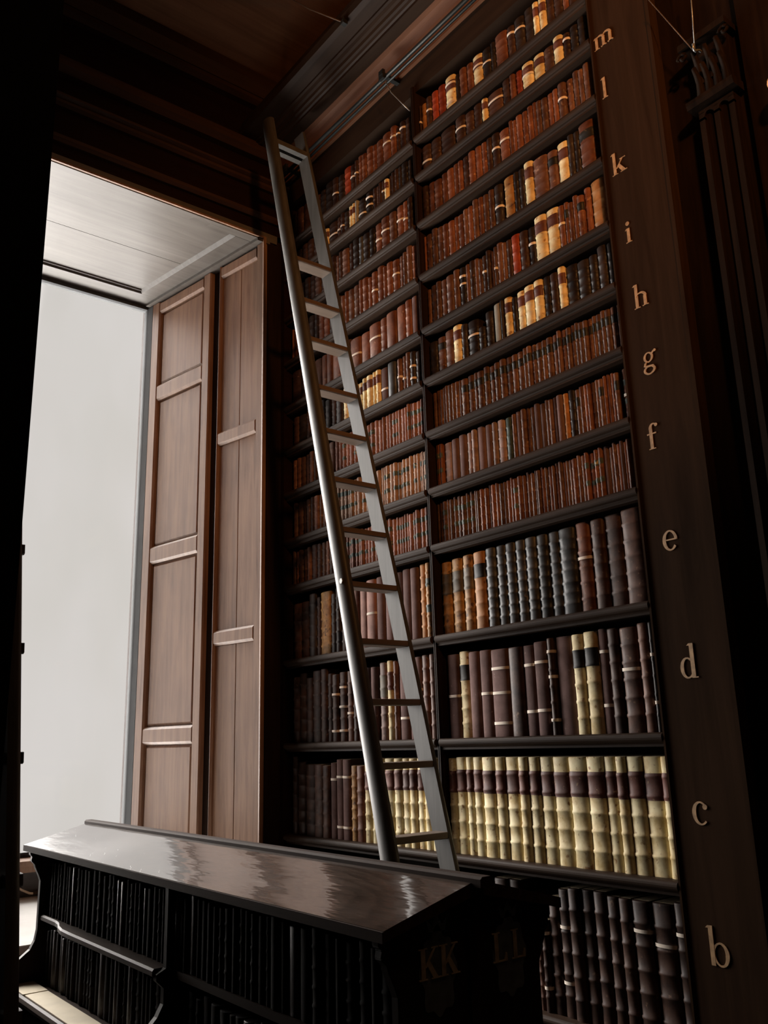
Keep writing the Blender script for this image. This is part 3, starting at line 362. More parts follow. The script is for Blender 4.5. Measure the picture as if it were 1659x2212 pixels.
# window_1: sash frame with a clear pane
wf = MB()
for x0, x1 in ((LX1 - .03, LX1 + .012), (RX1 - .012, RX1 + .03)): wf.box(x0, x1, 5.22, 5.27, -.56, HEAD)
wf.box(LX1, RX1, 5.22, 5.27, HEAD - .03, HEAD + .01); wf.box(LX1, RX1, 5.22, 5.27, -.575, -.54)
wf.box(RX1 - .004, RX1 + .004, 5.205, 5.225, 1.45, 1.62)
win = struct('window_1', wf, M['frame'])
gm = mat('window_glass'); lk = gm.node_tree.links
tb = node(gm, 'ShaderNodeBsdfTransparent'); gb = node(gm, 'ShaderNodeBsdfGlossy'); gb.inputs['Roughness'].default_value = 0.03
fr = node(gm, 'ShaderNodeFresnel'); fr.inputs[0].default_value = 1.2; mxs = node(gm, 'ShaderNodeMixShader')
nz = node(gm, 'ShaderNodeTexNoise'); nz.inputs['Scale'].default_value = 3; tint = ramp(gm, nz.outputs[0], [(0.4, (0.97, 0.97, 0.96)), (0.6, (1, 1, 1))])
lk.new(tint, tb.inputs[0]); lk.new(fr.outputs[0], mxs.inputs[0]); lk.new(tb.outputs[0], mxs.inputs[1]); lk.new(gb.outputs[0], mxs.inputs[2])
oo = node(gm, 'ShaderNodeOutputMaterial'); lk.new(mxs.outputs[0], oo.inputs[0])
MB().box(LX1, RX1, 5.243, 5.247, -.55, HEAD - .02).build('window_pane', gm, win)

# ---------------------------------------------------------------- folding shutters on the right jamb (and their twins on the left)
def jamb(side):
    xa, xb = (RX0, RX1) if side > 0 else (LX0, LX1)
    a = Vector((xa, WY)); dv = Vector((xb - xa, GY - WY)).normalized(); nrm = Vector((-dv.y, dv.x)) * side
    # nrm points into the opening
    def P(s, o, z): q = a + dv * s + nrm * o; return (q.x, q.y, z)
    return P
def leaf(side, s0, s1, rails, st0, st1, name, label, mid_joint=None):
    P = jamb(side); root = thing(name, P(s0, 0, SILL), label, 'shutter', None)
    def bar(mb, sa, sb, z0, z1, o0=-.035, o1=0.0, c=.012, cs=(1, 1, 1, 1)):
        # raised bar with chamfered edges: cs = left,right,bottom,top
        A = [(sa, z0), (sb, z0), (sb, z1), (sa, z1)]
        B = [(sa + c * cs[0], z0 + c * cs[2]), (sb - c * cs[1], z0 + c * cs[2]), (sb - c * cs[1], z1 - c * cs[3]), (sa + c * cs[0], z1 - c * cs[3])]
        vs = [P(s, o0, z) for s, z in A] + [P(s, o1 - c * .9, z) for s, z in A] + [P(s, o1, z) for s, z in B]
        fs = [(3, 2, 1, 0), (8, 9, 10, 11)] + [(i, (i + 1) % 4, 4 + (i + 1) % 4, 4 + i) for i in range(4)] + [(4 + i, 4 + (i + 1) % 4, 8 + (i + 1) % 4, 8 + i) for i in range(4)]
        mb.add(vs, fs)
    z0, z1 = SILL + .004, HEAD - .022
    g = MB(); bar(g, s0, s0 + st0, z0, z1, cs=(.3, 1, 0, 0)); g.build('stile', M['shutter'], root)
    g = MB(); bar(g, s1 - st1, s1, z0, z1, cs=(1, .3, 0, 0)); g.build('stile', M['shutter'], root)
    rl = [(z0, z0 + .10)] + rails + [(HEAD - .105, z1)]
    for a_, b_ in rl:
        g = MB(); bar(g, s0 + st0, s1 - st1, a_, b_, c=.014, o1=-.001, cs=(0, 0, 1, 1)); g.build('rail', M['shutter'], root)
    for (a0, a1), (b0, b1) in zip(rl[:-1], rl[1:]):
        g = MB(); sa, sb = s0 + st0, s1 - st1
        if mid_joint:
            bar(g, sa, mid_joint - .0015, a1, b0, -.034, -.022, .002); bar(g, mid_joint + .0015, sb, a1, b0, -.034, -.022, .002)
        else:
            bar(g, sa + .010, sb - .010, a1 + .004, b0 - .004, -.034, -.016, .016)
            bar(g, sa, sb, a1, b0, -.035, -.030, .001)
        g.build('panel', M['shutter'], root)
    return root
for side, wd in ((1, 'right'), (-1, 'left')):
    leaf(side, 0.50, 1.13, [(.012, .112), (1.10, 1.21), (2.19, 2.30)], .075, .085, 'shutter', 'inner oak shutter leaf beside the glass, ' + wd + ' jamb of the window')
    leaf(side, 0.0, 0.405, [(.535, .62), (1.715, 1.80)], .06, .012, 'shutter', 'outer oak shutter leaf on ' + wd + ' window jamb nearest the room', mid_joint=.22)
    P = jamb(side)
    g = MB(); vs = [P(s, o, z) for z in (SILL, HEAD + .03) for s, o in ((0, -.04), (1.2, -.04), (1.2, -.15), (0, -.15))]
    g.add(vs, [(0, 1, 2, 3), (7, 6, 5, 4), (0, 4, 5, 1), (1, 5, 6, 2), (2, 6, 7, 3), (3, 7, 4, 0)])
    struct('trim_%d' % (7 if side > 0 else 8), g, M['case_z'])
    g = MB(); vs = [P(s, o, z) for z in (SILL, HEAD) for s, o in ((1.131, .0), (1.2, .0), (1.2, -.03), (1.131, -.03))]
    g.add(vs, [(0, 1, 2, 3), (7, 6, 5, 4), (0, 4, 5, 1), (1, 5, 6, 2), (2, 6, 7, 3), (3, 7, 4, 0)])
    struct('trim_%d' % (9 if side > 0 else 10), g, M['frame'])

# ================================================================ BOOKCASES
SHELF_Z = [-1.45, -.94, -.45, 0.0, .43, .83, 1.09, 1.3625, 1.6225, 1.88, 2.16, 2.445, 2.71, 2.93]
BACK = 2.86
def nosing_profile(zt, x0, x1, h=.045):
    # outline in xz: board with a rounded moulded front lip
    pts = [(x1, zt - .03), (x1, zt - .003), (x0 + .055, zt - .003), (x0 + .045, zt)]
    for k in range(9):
        a = math.pi / 2 + math.pi * k / 8
        pts.append((x0 + .016 + .016 * math.cos(a), zt - .016 + .016 * math.sin(a)))
    pts += [(x0 + .020, zt - h + .008), (x0 + .020, zt - h), (x0 + .05, zt - h), (x0 + .055, zt - .03)]
    return pts
bc = thing('bookcase', (2.7, 2.9, FLOOR), 'tall dark oak bookcase with a lettered post, full of books, behind the leaning ladder', 'bookcase')
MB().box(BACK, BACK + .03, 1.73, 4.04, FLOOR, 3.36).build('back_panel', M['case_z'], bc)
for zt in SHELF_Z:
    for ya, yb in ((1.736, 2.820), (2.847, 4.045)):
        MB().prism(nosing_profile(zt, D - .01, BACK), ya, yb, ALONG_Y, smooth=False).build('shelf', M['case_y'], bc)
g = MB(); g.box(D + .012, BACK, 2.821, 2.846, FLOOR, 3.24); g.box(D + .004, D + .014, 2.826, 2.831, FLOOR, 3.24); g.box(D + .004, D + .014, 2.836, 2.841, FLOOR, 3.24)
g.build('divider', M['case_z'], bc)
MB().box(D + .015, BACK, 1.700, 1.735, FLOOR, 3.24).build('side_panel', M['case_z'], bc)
pst = MB(); pst.box(D, D + .05, 1.462, 1.728, FLOOR, 3.24); pst.box(D - .006, D + .03, 1.722, 1.734, FLOOR, 3.24); pst.box(D - .006, D + .03, 1.458, 1.478, FLOOR, 3.24)
post = pst.build('lettered_post', M['post'], bc, bevel=.0025)
MB().box(D - .01, BACK, 1.7, 4.04, FLOOR, -1.50).build('plinth', M['case_y'], bc)
MB().box(D + .06, 3.3, .84, 1.70, FLOOR, 3.24).build('end_block', M['pilaster'], bc)

# -------- serif lettering built from strokes
def letter_shapes(ch):
    S = .21; sh = .055; F = []
    def rect(a, b, c, d): F.append([(a, b), (c, b), (c, d), (a, d)])
    def stem(x, h, top=True, bot=True, wd=S):
        rect(x, 0, x + wd, h)
        if bot: rect(x - .11, 0, x + wd + .11, sh)
        if top: F.append([(x - .13, h - .10), (x + .01, h - .10), (x + wd * .5, h), (x - .02, h)])
    def ring(cx, cy, rx, ry, tl, tr, tt, a0=0, a1=360, n=22):
        pts = []
        for k in range(n + 1):
            a = math.radians(a0 + (a1 - a0) * k / n); c, s_ = math.cos(a), math.sin(a)
            th = tr if c > 0 else tl; w1 = tt + (th - tt) * abs(c)
            pts.append(((cx + rx * c, cy + ry * s_), (cx + (rx - w1) * c, cy + (ry - w1) * s_)))
        for (o1, i1), (o2, i2) in zip(pts[:-1], pts[1:]): F.append([o1, o2, i2, i1])
    def dot(cx, cy, r): F.append([(cx + r * math.cos(k * math.pi / 6), cy + r * math.sin(k * math.pi / 6)) for k in range(12)])
    if ch in 'mh':
        stem(0, 1 if ch == 'm' else 1.62)
        xs = [0, .56, 1.12] if ch == 'm' else [0, .60]
        for a, b in zip(xs[:-1], xs[1:]):
            ring((a + b) / 2 + S * .62, .66, (b - a) / 2 + .10, .35, .06, .20, .10, 0, 165)
            rect(b, 0, b + S, .68); rect(b - .11, 0, b + S + .11, sh)
    elif ch == 'l': stem(0, 1.62)
    elif ch == 'i': stem(0, 1); dot(.10, 1.34, .14)
    elif ch == 'k':
        stem(0, 1.62); F.append([(.2, .40), (.30, .40), (.78, .96), (.66, .96)]); F.append([(.30, .56), (.46, .70), (.92, .03), (.64, .03)])
        rect(.52, .95, .96, 1.0); rect(.52, 0, 1.02, sh)
    elif ch == 'g':
        ring(.38, .66, .34, .34, .15, .15, .07, 0, 360); F.append([(.60, .88), (.68, .80), (.86, .94), (.84, 1.04), (.74, 1.0)]); dot(.86, .97, .09)
        ring(.40, -.16, .42, .30, .14, .16, .08, 0, 360); F.append([(.10, .34), (.26, .38), (.16, .16), (.70, .10), (.74, .02), (.30, .02), (.02, .14)])
    elif ch == 'f':
        rect(0, 0, S, 1.25); rect(-.11, 0, S + .14, sh); rect(-.16, .92, .46, 1.0); ring(.30, 1.25, .30, .35, S, .10, .09, 50, 180); dot(.50, 1.44, .11)
    elif ch == 'e':
        ring(.42, .5, .42, .52, .19, .16, .07, 0, 320); rect(.14, .50, .80, .57)
    elif ch == 'c':
        ring(.42, .5, .42, .52, .20, .10, .07, 45, 315); dot(.68, .78, .12)
    elif ch == 'd':
        ring(.38, .48, .38, .50, .19, .10, .07, 0, 360); stem(.58, 1.62, True, False); rect(.6, 0, .92, sh)
    elif ch == 'b':
        ring(.52, .48, .40, .50, .10, .19, .07, 0, 360); stem(0, 1.62, True, False)
    elif ch == 'K':
        rect(.08, 0, .36, 1.45); rect(-.06, 0, .50, sh); rect(-.06, 1.39, .50, 1.45)
        F.append([(.34, .55), (.44, .55), (1.06, 1.40), (.92, 1.40)]); F.append([(.44, .72), (.62, .90), (1.20, .04), (.86, .04)]); rect(.76, 1.39, 1.22, 1.45); rect(.72, 0, 1.32, sh)
    elif ch == 'L':
        rect(.08, 0, .36, 1.45); rect(-.06, 0, 1.0, sh + .02); rect(-.06, 1.39, .50, 1.45); F.append([(1.0, .05), (.98, .40), (.90, .40), (.78, .06)])
    return F
def letter(ch, fn, size, parent, m, slant=0.0):
    mb = MB()
    for k, poly in enumerate(letter_shapes(ch)):
        n = len(poly); e = 0.00004 * k
        vs = [fn(u * size, v * size, .0022 + e) for u, v in poly] + [fn(u * size, v * size, -.001) for u, v in poly]
        mb.add(vs, [tuple(range(n))] + [(i, (i + 1) % n, n + (i + 1) % n, n + i) for i in range(n)])
    return mb.build('letter', m, parent)
# centre positions measured on the post: (character, y of left edge, z of baseline)
XH = .058
for ch, yc, zc, wd, hh in (('m', 1.671, 2.655, 1.33, 1), ('l', 1.690, 2.441, .21, 1.62), ('k', 1.661, 2.089, .95, 1.62), ('i', 1.655, 1.785, .21, 1.45), ('h', 1.634, 1.52, .81, 1.62),
                       ('g', 1.628, 1.253, .86, .55), ('f', 1.646, .988, .5, 1.6), ('e', 1.627, .615, .84, 1), ('d', 1.613, .218, .85, 1.62), ('c', 1.629, -.244, .84, 1), ('b', 1.617, -.617, .92, 1.62)):
    sz = XH * (1.16 if ch in 'ecdb' else 1.0); y0 = yc + wd * sz / 2; z0 = zc - hh * sz / 2
    letter(ch, lambda u, v, o, y0=y0, z0=z0: (D - o, y0 - u, z0 + v), sz, post, M['gilt'])['label'] = 'painted gold letter ' + ch

# -------- pilaster on the end block
pil = MB()
PY0, PY1 = 1.195, 1.325
def flutes(mb, y0, y1, z0, z1, x, n=2):
    """face with n round-topped flutes sunk into it"""
    mb.box(x + .012, x + .06, y0, y1, z0, z1)
    w_ = (y1 - y0); fw = w_ * .27; gap = (w_ - n * fw) / (n + 1)
    y = y0
    for i in range(n + 1):
        mb.box(x, x + .013, y, y + gap, z0, z1 - .03); y += gap + fw
    mb.box(x, x + .013, y0, y1, z1 - .012, z1)
    for i in range(n):     # spandrels above each arched flute top
        a = y0 + gap + i * (gap + fw); c = a + fw / 2; r = fw / 2; zc = z1 - .012 - r
        for k in range(8):
            t0, t1 = math.pi * k / 8, math.pi * (k + 1) / 8
            q = [(c + r * math.cos(t0), zc + r * math.sin(t0)), (c + r * math.cos(t1), zc + r * math.sin(t1)), (c + r * math.cos(t1), z1 - .012), (c + r * math.cos(t0), z1 - .012)]
            mb.prism(q, x, x + .013, ALONG_X)
    y = y0
    for i in range(n + 1): mb.box(x, x + .013, y, y + gap, z1 - .04, z1 - .01); y += gap + fw
flutes(pil, PY0, PY1, -1.2, 2.085, D)
pl_ = pil.build('pilaster', M['pilaster'], bc)
cp = MB()
cp.prism([(D - .018, 2.10), (D - .024, 2.115), (D - .024, 2.128), (D - .012, 2.135), (D + .06, 2.135), (D + .06, 2.10)], PY0 - .016, PY1 + .030, ALONG_Y)
cp.box(D + .01, D + .06, PY0, PY1, 2.135, 2.34)
for row, (zb, ht, n) in enumerate(((2.135, .11, 4), (2.19, .12, 3))):       # two rows of curling leaves
    for i in range(n):
        yc = PY0 + (PY1 - PY0) * (i + .5) / n; hw = .018
        prev = None
        for k in range(6):
            t = k / 5; zz = zb + ht * t; xx = D + .008 - .004 * t - .034 * max(0, t - .55) ** 1.3 * 2.2; w2 = hw * (1 - .5 * t)
            cur = [(xx, yc - w2, zz), (xx - .006, yc, zz), (xx, yc + w2, zz), (xx + .008, yc, zz)]
            if prev: cp.add(prev + cur, [(0, 1, 5, 4), (1, 2, 6, 5), (2, 3, 7, 6), (3, 0, 4, 7)], 0, True)
            prev = cur
        cp.add(prev, [(0, 1, 2, 3)])
cp.box(D - .03, D + .06, PY0 - .02, PY1 + .03, 2.34, 2.365)
for yy in (PY0 - .01, PY1 + .02):
    cp.tube([(D - .02, yy + .02 * math.cos(a) * (1 - a / 9), 2.315 + .02 * math.sin(a) * (1 - a / 9)) for a in [k * .6 for k in range(12)]], .006, 6)
cp.build('capital', M['pilaster'], pl_)
bs = MB(); bs.box(D - .02, D + .06, PY0 - .02, PY1 + .02, FLOOR, -1.3); bs.box(D - .01, D + .06, PY0 - .01, PY1 + .01, -1.3, -1.2); bs.build('pilaster_base', M['pilaster'], pl_)
MB().box(D + .03, D + .06, .85, 1.16, FLOOR, 3.24).build('end_panel', M['pilaster'], bc)

# -------- entablature above the books
MB().box(2.52, BACK, .84, 4.045, 3.205, 3.37).build('frieze', M['cornice'], bc)
cv = [(2.87, 3.365), (2.50, 3.365)]
for k in range(7): a = math.radians(90 * k / 6); cv.append((2.40 + .10 * math.cos(a) , 3.375 + .09 * math.sin(a)))
cv += [(2.40, 3.47), (2.87, 3.47)]
MB().prism(cv, .84, 4.045, ALONG_Y).build('cove_moulding', M['cove'], bc)
co = [(2.87, 3.466), (2.335, 3.466), (2.335, 3.482), (2.325, 3.486), (2.318, 3.497), (2.305, 3.500), (2.300, 3.515), (2.285, 3.517), (2.275, 3.530), (2.262, 3.532), (2.262, 3.545),
      (2.205, 3.553), (2.175, 3.560), (2.17, 3.60), (2.19, 3.66), (2.4, 3.68), (2.87, 3.68)]
MB().prism(co, .80, 4.045, ALONG_Y).build('cornice', M['cornice'], bc)
MB().box(2.45, 3.3, .84, 4.045, 3.68, CEIL).build('upper_frieze', M['wallwood'], bc)

# -------- corner cap between window wall and bookcase
# -------- the facing bookcase, only its end is seen in silhouette
lb = thing('bookcase', (-.2, 2.4, FLOOR), 'black silhouetted end of the near bookcase along the left edge', 'bookcase')
MB().box(-1.2, XL, .885, 4.045, FLOOR, CEIL - .002).build('end_block', M['oak_in_shade'], lb)

# ================================================================ LADDERS
def ladder(name, label, base, xin, xout, slope, y_near0, rungs, ztop, tap=0.0, protr=0.0, top_double=None, bolt=False):
    """stiles lie in planes of constant x and lean in y; xout/xin are the faces of the two stiles"""
    root = thing(name, base, label, 'ladder')
    W_ = .091
    yn = lambda z: y_near0 + slope * z
    xo = lambda z: xout + tap * (z - 3.3)
    zs = [FLOOR + .002 + (ztop - FLOOR) * k / 14 for k in range(15)]
    for left in (True, False):
        mb = MB(); ring0 = None; n = 0; rings = []
        for z in zs:
            x_in = (xo(z) + .036) if left else xin
            sg = -1 if left else 1
            pts = [(x_in, yn(z) + .002, z), (x_in, yn(z) + W_ - .002, z)]
            for k in range(9):
                a = math.pi * k / 8
                pts.append((x_in + sg * (.012 + .024 * math.sin(a)), yn(z) + W_ / 2 + W_ / 2 * math.cos(a), z))
            rings.append(pts); n = len(pts)
        vs = [p for r_ in rings for p in r_]
        flat = [0, n - 1, 1]
        for i in range(len(rings) - 1):
            for k in range(n):
                mb.add([rings[i][k], rings[i][(k + 1) % n], rings[i + 1][(k + 1) % n], rings[i + 1][k]], [(0, 1, 2, 3)], 0, 2 <= k < n - 1)
        mb.add(rings[0], [tuple(range(n))]); mb.add(rings[-1], [tuple(range(n))])
        mb.build('stile', M['ladder'], root)
    for z in rungs:
        x0 = xo(z) + .03 - protr; x1 = xin + .004 + protr * 1.2
        if protr: x1 = xin + .036 + protr; x0 = xo(z) - protr
        y0, y1 = yn(z - .02) + .004, yn(z - .02) + W_ - .008
        if protr: y0 += .022; y1 -= .022
        g = MB(); g.prism([(y0, z - .022), (y0 + .003, z - .001), (y0 + .01, z), (y1 - .006, z), (y1, z - .006), (y1, z - .024), (y0 + .006, z - .025)], x0, x1, ALONG_X)
        g.build('rung', M['rung'] if not protr else M['ladder'], root)
    if top_double:
        z = top_double; x0 = xo(z) + .02; y0 = yn(z)
        g = MB(); g.box(x0, xin + .01, y0 + .0, y0 + .032, z - .028, z); g.box(x0, xin + .01, y0 + .055, y0 + .088, z - .028, z); g.box(x0, xin + .01, y0 + .02, y0 + .07, z - .008, z + .004)
        g.build('top_rail', M['ladder'], root)
    if bolt:
        z = .632; yc = yn(z) + .030; xx = xo(z) + .006
        g = MB(); hexa = [(yc + .010 * math.cos(math.pi / 3 * k), z + .012 * math.sin(math.pi / 3 * k)) for k in range(6)]
        g.prism(hexa, xx - .008, xx + .01, ALONG_X); g.build('bolt', M['steel'], root)['label'] = 'pale hexagonal bolt head'
    return root
ladder('library_ladder', 'tall weathered wooden library ladder leaning in front of the big bookcase', (2.18, 2.27, FLOOR), 2.30, 2.077, .2635, 2.661,
       [2.349, 2.089, 1.857, 1.587, 1.356, 1.112, .875, .632, .393, .155, -.081, -.337, -.57, -.81, -1.05, -1.29, -1.5], 3.33, tap=.0165, top_double=3.17, bolt=True)
ladder('library_ladder', 'second wooden ladder seen edge-on at the lower left, by the black bookcase end', (.45, 1.55, FLOOR), .532, .30, .235, 1.937,
       [2.8 - .2335 * k for k in range(19)], 3.2, protr=.004)

# ================================================================ DESK CASE
XC = 1.355
dk = thing('reading_desk', (XC, 2.55, FLOOR), 'low double-sided oak book desk with sloping varnished top, under the window', 'desk')
EZ, RZ, HW = -.352, -.288, .255
Y0d, Y1d = 1.43, 3.69
for s in (-1, 1):
    g = MB(); q = [(XC, RZ), (XC + s * (HW - .004), EZ), (XC + s * (HW - .004), EZ - .02), (XC, RZ - .028)]
    g.prism(q, Y0d, Y1d, ALONG_Y); tp_ = g.build('sloping_top', M['desk'], dk)
    xs = sorted((XC + s * (HW - .004), XC + s * HW)); g = MB(); g.box(xs[0], xs[1], Y0d, Y1d, EZ - .022, EZ - .0015); g.build('edge_moulding', M['edge'], tp_)
g = MB(); g.prism([(XC - .018, RZ - .012), (XC - .018, RZ + .004), (XC - .012, RZ + .009), (XC + .012, RZ + .009), (XC + .018, RZ + .004), (XC + .018, RZ - .012)], 1.402, 3.70, ALONG_Y)
g.build('ridge_strip', M['edge'], dk)
def end_profile(hw_body=.200, low=-1.60):
    R_ = [(.245, EZ - .014), (.245, EZ - .034), (.236, EZ - .040), (.240, EZ - .056), (.225, EZ - .070), (.222, EZ - .082), (.208, EZ - .110), (hw_body, EZ - .13),
          (hw_body, -.655), (.206, -.69), (.222, -.72), (.255, -.745), (.292, -.765), (.305, -.80), (.305, low)]
    top = [(0, RZ - .02)]
    return [(XC + u, v) for u, v in top + R_] + [(XC - u, v) for u, v in R_[::-1]]
ends = []
for ya, yb in ((1.455, 1.478), (3.628, 3.652)):
    ends.append(MB().prism(end_profile(), ya, yb, ALONG_Y).build('end_panel', M['case_z'], dk, bevel=.002))
pp = [(XC + u, v) for u, v in [(0, RZ - .03), (.20, EZ - .03), (.20, -.60), (.228, -.612), (.228, -.628), (.205, -.65), (.205, -.69), (.222, -.72), (.262, -.76), (.295, -.80), (.295, -1.6)]]
pp += [(2 * XC - x, z) for x, z in pp[::-1][:-1]]
MB().prism(pp, 2.495, 2.515, ALONG_Y).build('partition', M['case_z'], dk)
MB().box(XC - .01, XC + .01, 1.478, 3.628, -1.6, RZ - .03).build('back_board', M['case_z'], dk)
MB().box(XC - .30, XC + .30, 1.47, 3.64, FLOOR, -1.55).build('plinth', M['case_y'], dk)
for s in (-1, 1):
    # moulded middle shelf: set back at the far end, swelling forward, then the near section
    plan = [(.015, 3.628), (.195, 3.628), (.196, 3.45), (.203, 3.40), (.222, 3.34), (.232, 3.28), (.234, 3.20), (.232, 2.515), (.015, 2.515)]
    g = MB(); n = len(plan)
    def ringp(z, inset): return [(XC + s * (u - (inset if u > .1 else 0)), y, z) for u, y in plan]
    lv = [(-.622, .006), (-.618, 0), (-.606, 0), (-.600, .005)]
    R4 = [ringp(z, i) for z, i in lv]
    for a, b in zip(R4[:-1], R4[1:]):
        for k in range(n): g.add([a[k], a[(k + 1) % n], b[(k + 1) % n], b[k]], [(0, 1, 2, 3)])
    g.add(R4[0], [tuple(range(n))]); g.add(R4[-1], [tuple(range(n))])
    g.build('shelf', M['case_y'], dk)
    g = MB(); xs = sorted((XC + s * .010, XC + s * .190)); g.box(xs[0], xs[1], 1.478, 2.495, -.620, -.600); g.build('shelf', M['case_y'], dk)
    for ya, yb in ((2.515, 3.628), (1.478, 2.495)):
        prof = [(.012, -.86), (.012, -.832), (.282, -.832), (.292, -.829), (.300, -.834), (.304, -.845), (.300, -.857), (.290, -.862), (.27, -.872)]
        g = MB(); g.prism([(XC + s * u, v) for u, v in prof], ya, yb, ALONG_Y); g.build('ledge', M['case_y'], dk)
        xs = sorted((XC + s * .25, XC + s * .27)); g = MB(); g.box(xs[0], xs[1], ya, yb, -1.55, -.872); g.build('apron_panel', M['case_z'], dk)
# end panel: centre moulding, cartouches and shelf marks
ep = ends[0]
MB().box(XC - .016, XC + .016, 1.447, 1.456, -1.55, RZ - .045).build('centre_moulding', M['case_z'], ep)
def cartouche(cx, cz):
    pts = []
    for k in range(48):
        a = 2 * math.pi * k / 48; r = 1 + .09 * math.cos(8 * a) + .05 * math.sin(5 * a)
        u, v = .047 * math.cos(a) * r, .078 * math.sin(a) * r
        pts.append((cx + u, cz + v))
    g = MB(); g.prism(pts, 1.4528, 1.4562, ALONG_Y)
    crown = [(cx - .022, cz + .075), (cx - .028, cz + .100), (cx - .014, cz + .088), (cx, cz + .108), (cx + .014, cz + .088), (cx + .028, cz + .100), (cx + .022, cz + .075)]
    g.prism(crown, 1.4528, 1.4562, ALONG_Y)
    return g.build('cartouche', M['cartouche'], ep)
cartouche(1.258, -.452); cartouche(1.462, -.452)
for ch, x in (('K', 1.208), ('K', 1.262), ('L', 1.412), ('L', 1.468)):
    letter(ch, lambda u, v, o, x=x: (x + u, 1.4525 - o, -.461 + v), .040, ep, M['cream'])['label'] = 'dim cream letter ' + ch
# cream card on the ledge
g = MB(); g.box(XC - .285, XC - .205, 2.52, 3.45, -.8315, -.828); tag(g.build('card_strip', M['ledge'], origin=(XC - .25, 3.0, -.8315)), 'long cream card strip lying on the desk ledge below the lower books', 'card')
g = MB(); g.box(XC - .29, XC - .205, 3.455, 3.62, -.8315, -.826); tag(g.build('card_sheet', M['ledge'], origin=(XC - .25, 3.54, -.8315)), 'short loose cream card at the far end of the desk ledge', 'card')

# ================================================================ BOOKS
def arc_section(w, d, spine, off, n=9):
    """cross-section, spine at -x side; off pushes the spine outwards"""
    P = [(d, w / 2)]
    for k in range(n):
        a = math.pi / 2 - math.pi * k / (n - 1)
        P.append((spine * (1 - math.cos(a)) - off * (0.35 + .65 * math.cos(a)), (w / 2) * math.sin(a) * (1 + (.06 if off > 0 else 0))))
    P.append((d, -w / 2)); return P
def book_parts(w, h, d, style, rng, pages):
    st, _, ties = style.partition(':'); key = st[0]; mods = st[1:]
    lab = 'V' if key == 'V' and 'k' not in mods else next((c for c in mods if c in 'kgj'), None)
    smooth_spine = key in 'PGv' or 'p' in mods
    nb = 0 if smooth_spine else {'S': 7, 'Y': 6, 'O': 5}.get(key, 5)
    if h < .24 and nb: nb = 4
    spine = min(.42 * w, .013); bh = .0045 if h > .3 else .003; bo = min(.0032, w * .09)
    if key == 'S': bo *= 1.3
    if nb and h < .24: bo *= .6
    bz = [h * (k + 1) / (nb + 1) + rng.uniform(-.003, .003) for k in range(nb)]
    lv = [(0, 0), (h * .012, .0005)]
    for b in bz: lv += [(b - bh * 1.7, 0), (b - bh * .7, bo), (b + bh * .7, bo), (b + bh * 1.7, 0)]
    lv += [(h * .985, .0004), (h, -.001)]
    secs = [[(x, y, z) for x, y in arc_section(w, d, spine, o)] for z, o in lv]
    cov = MB(); n = len(secs[0])
    for a, b in zip(secs[:-1], secs[1:]):
        for k in range(n): cov.add([a[k], a[(k + 1) % n], b[(k + 1) % n], b[k]], [(0, 1, 2, 3)], 0, 1 <= k < n - 2)
    cov.add(secs[0], [tuple(range(n))]); cov.add(secs[-1], [tuple(range(n))])
    parts = [('cover', BM[key], cov)]
    if pages:
        g = MB(); g.box(spine + .004, d + .0012, -w / 2 + .0035, w / 2 - .0035, h - .004, h + .0008); parts.append(('page_block', M['paper'], g))
    def patch(za, zb, extra, m, name, wrap=0.0):
        zz = sorted(set([za, zb] + [z for z, o in lv if za < z < zb])); P = []
        for z in zz:
            o = 0
            for b in bz:
                t = abs(z - b)
                if t < bh * 1.7: o = max(o, bo * min(1, (bh * 1.7 - t) / bh))
            sec = arc_section(w + .0008, d, spine, o + extra)
            row = [(x, y, z) for x, y in sec[1:-1]]
            if wrap: row = [(wrap, w / 2 + .0012, z)] + row + [(wrap, -w / 2 - .0012, z)]
            P.append(row)
        g = MB(); k_ = len(P[0])
        for a, b in zip(P[:-1], P[1:]):
            for k in range(k_ - 1): g.add([a[k], a[k + 1], b[k + 1], b[k]], [(0, 1, 2, 3)], 0, True)
        parts.append((name, m, g))
    if lab == 'V': 
        r1 = bz[3] / h if nb >= 4 else .62
        j = rng.uniform(-.01, .01); patch(h * (.635 + j), h * (.865 + j), .0009, LM['V'], 'title_label')
    elif lab == 'k': patch(h * .66, h * .84, .0009, LM['k'], 'title_label')
    elif lab == 'g':
        patch(h * .68, h * .79, .0009, LM['g'], 'title_label'); patch(h * .34, h * .44, .0009, LM['g'], 'title_label')
    elif lab == 'j': patch(h * .55, h * .83, .0009, LM['j'], 'title_label')
    for c in ties:
        if c.isdigit():
            z = h * {'9': .86, '8': .78, '7': .70, '6': .6, '5': .5, '4': .4, '3': .27, '2': .16, '1': .08}[c]
            patch(z - .0055, z + .0055, .0035 + (bo if nb else 0) * .3, M['tape'], 'cloth_tie', wrap=.05)
    return parts, lab, ties
ORD = ['first', 'second', 'third', 'fourth', 'fifth', 'sixth', 'seventh', 'eighth', 'ninth', 'tenth', 'eleventh', 'twelfth', 'thirteenth', 'fourteenth', 'fifteenth', 'sixteenth', 'seventeenth', 'eighteenth', 'nineteenth', 'twentieth']
def ordinal(n):
    if n <= 20: return ORD[n - 1]
    t, u = divmod(n, 10); T = {2: 'twent', 3: 'thirt', 4: 'fort', 5: 'fift', 6: 'sixt'}[t]
    return T + 'ieth' if u == 0 else T + 'y-' + ORD[u - 1]
ZB = {'b': (-.94, -.45), 'c': (-.45, 0), 'd': (0, .43), 'e': (.43, .83), 'f': (.83, 1.09), 'g': (1.09, 1.3625), 'h': (1.3625, 1.6225), 'i': (1.6225, 1.88), 'k': (1.88, 2.16),
      'l': (2.16, 2.445), 'm': (2.445, 2.71), 'n': (2.71, 2.93), 'o': (2.93, 3.2)}
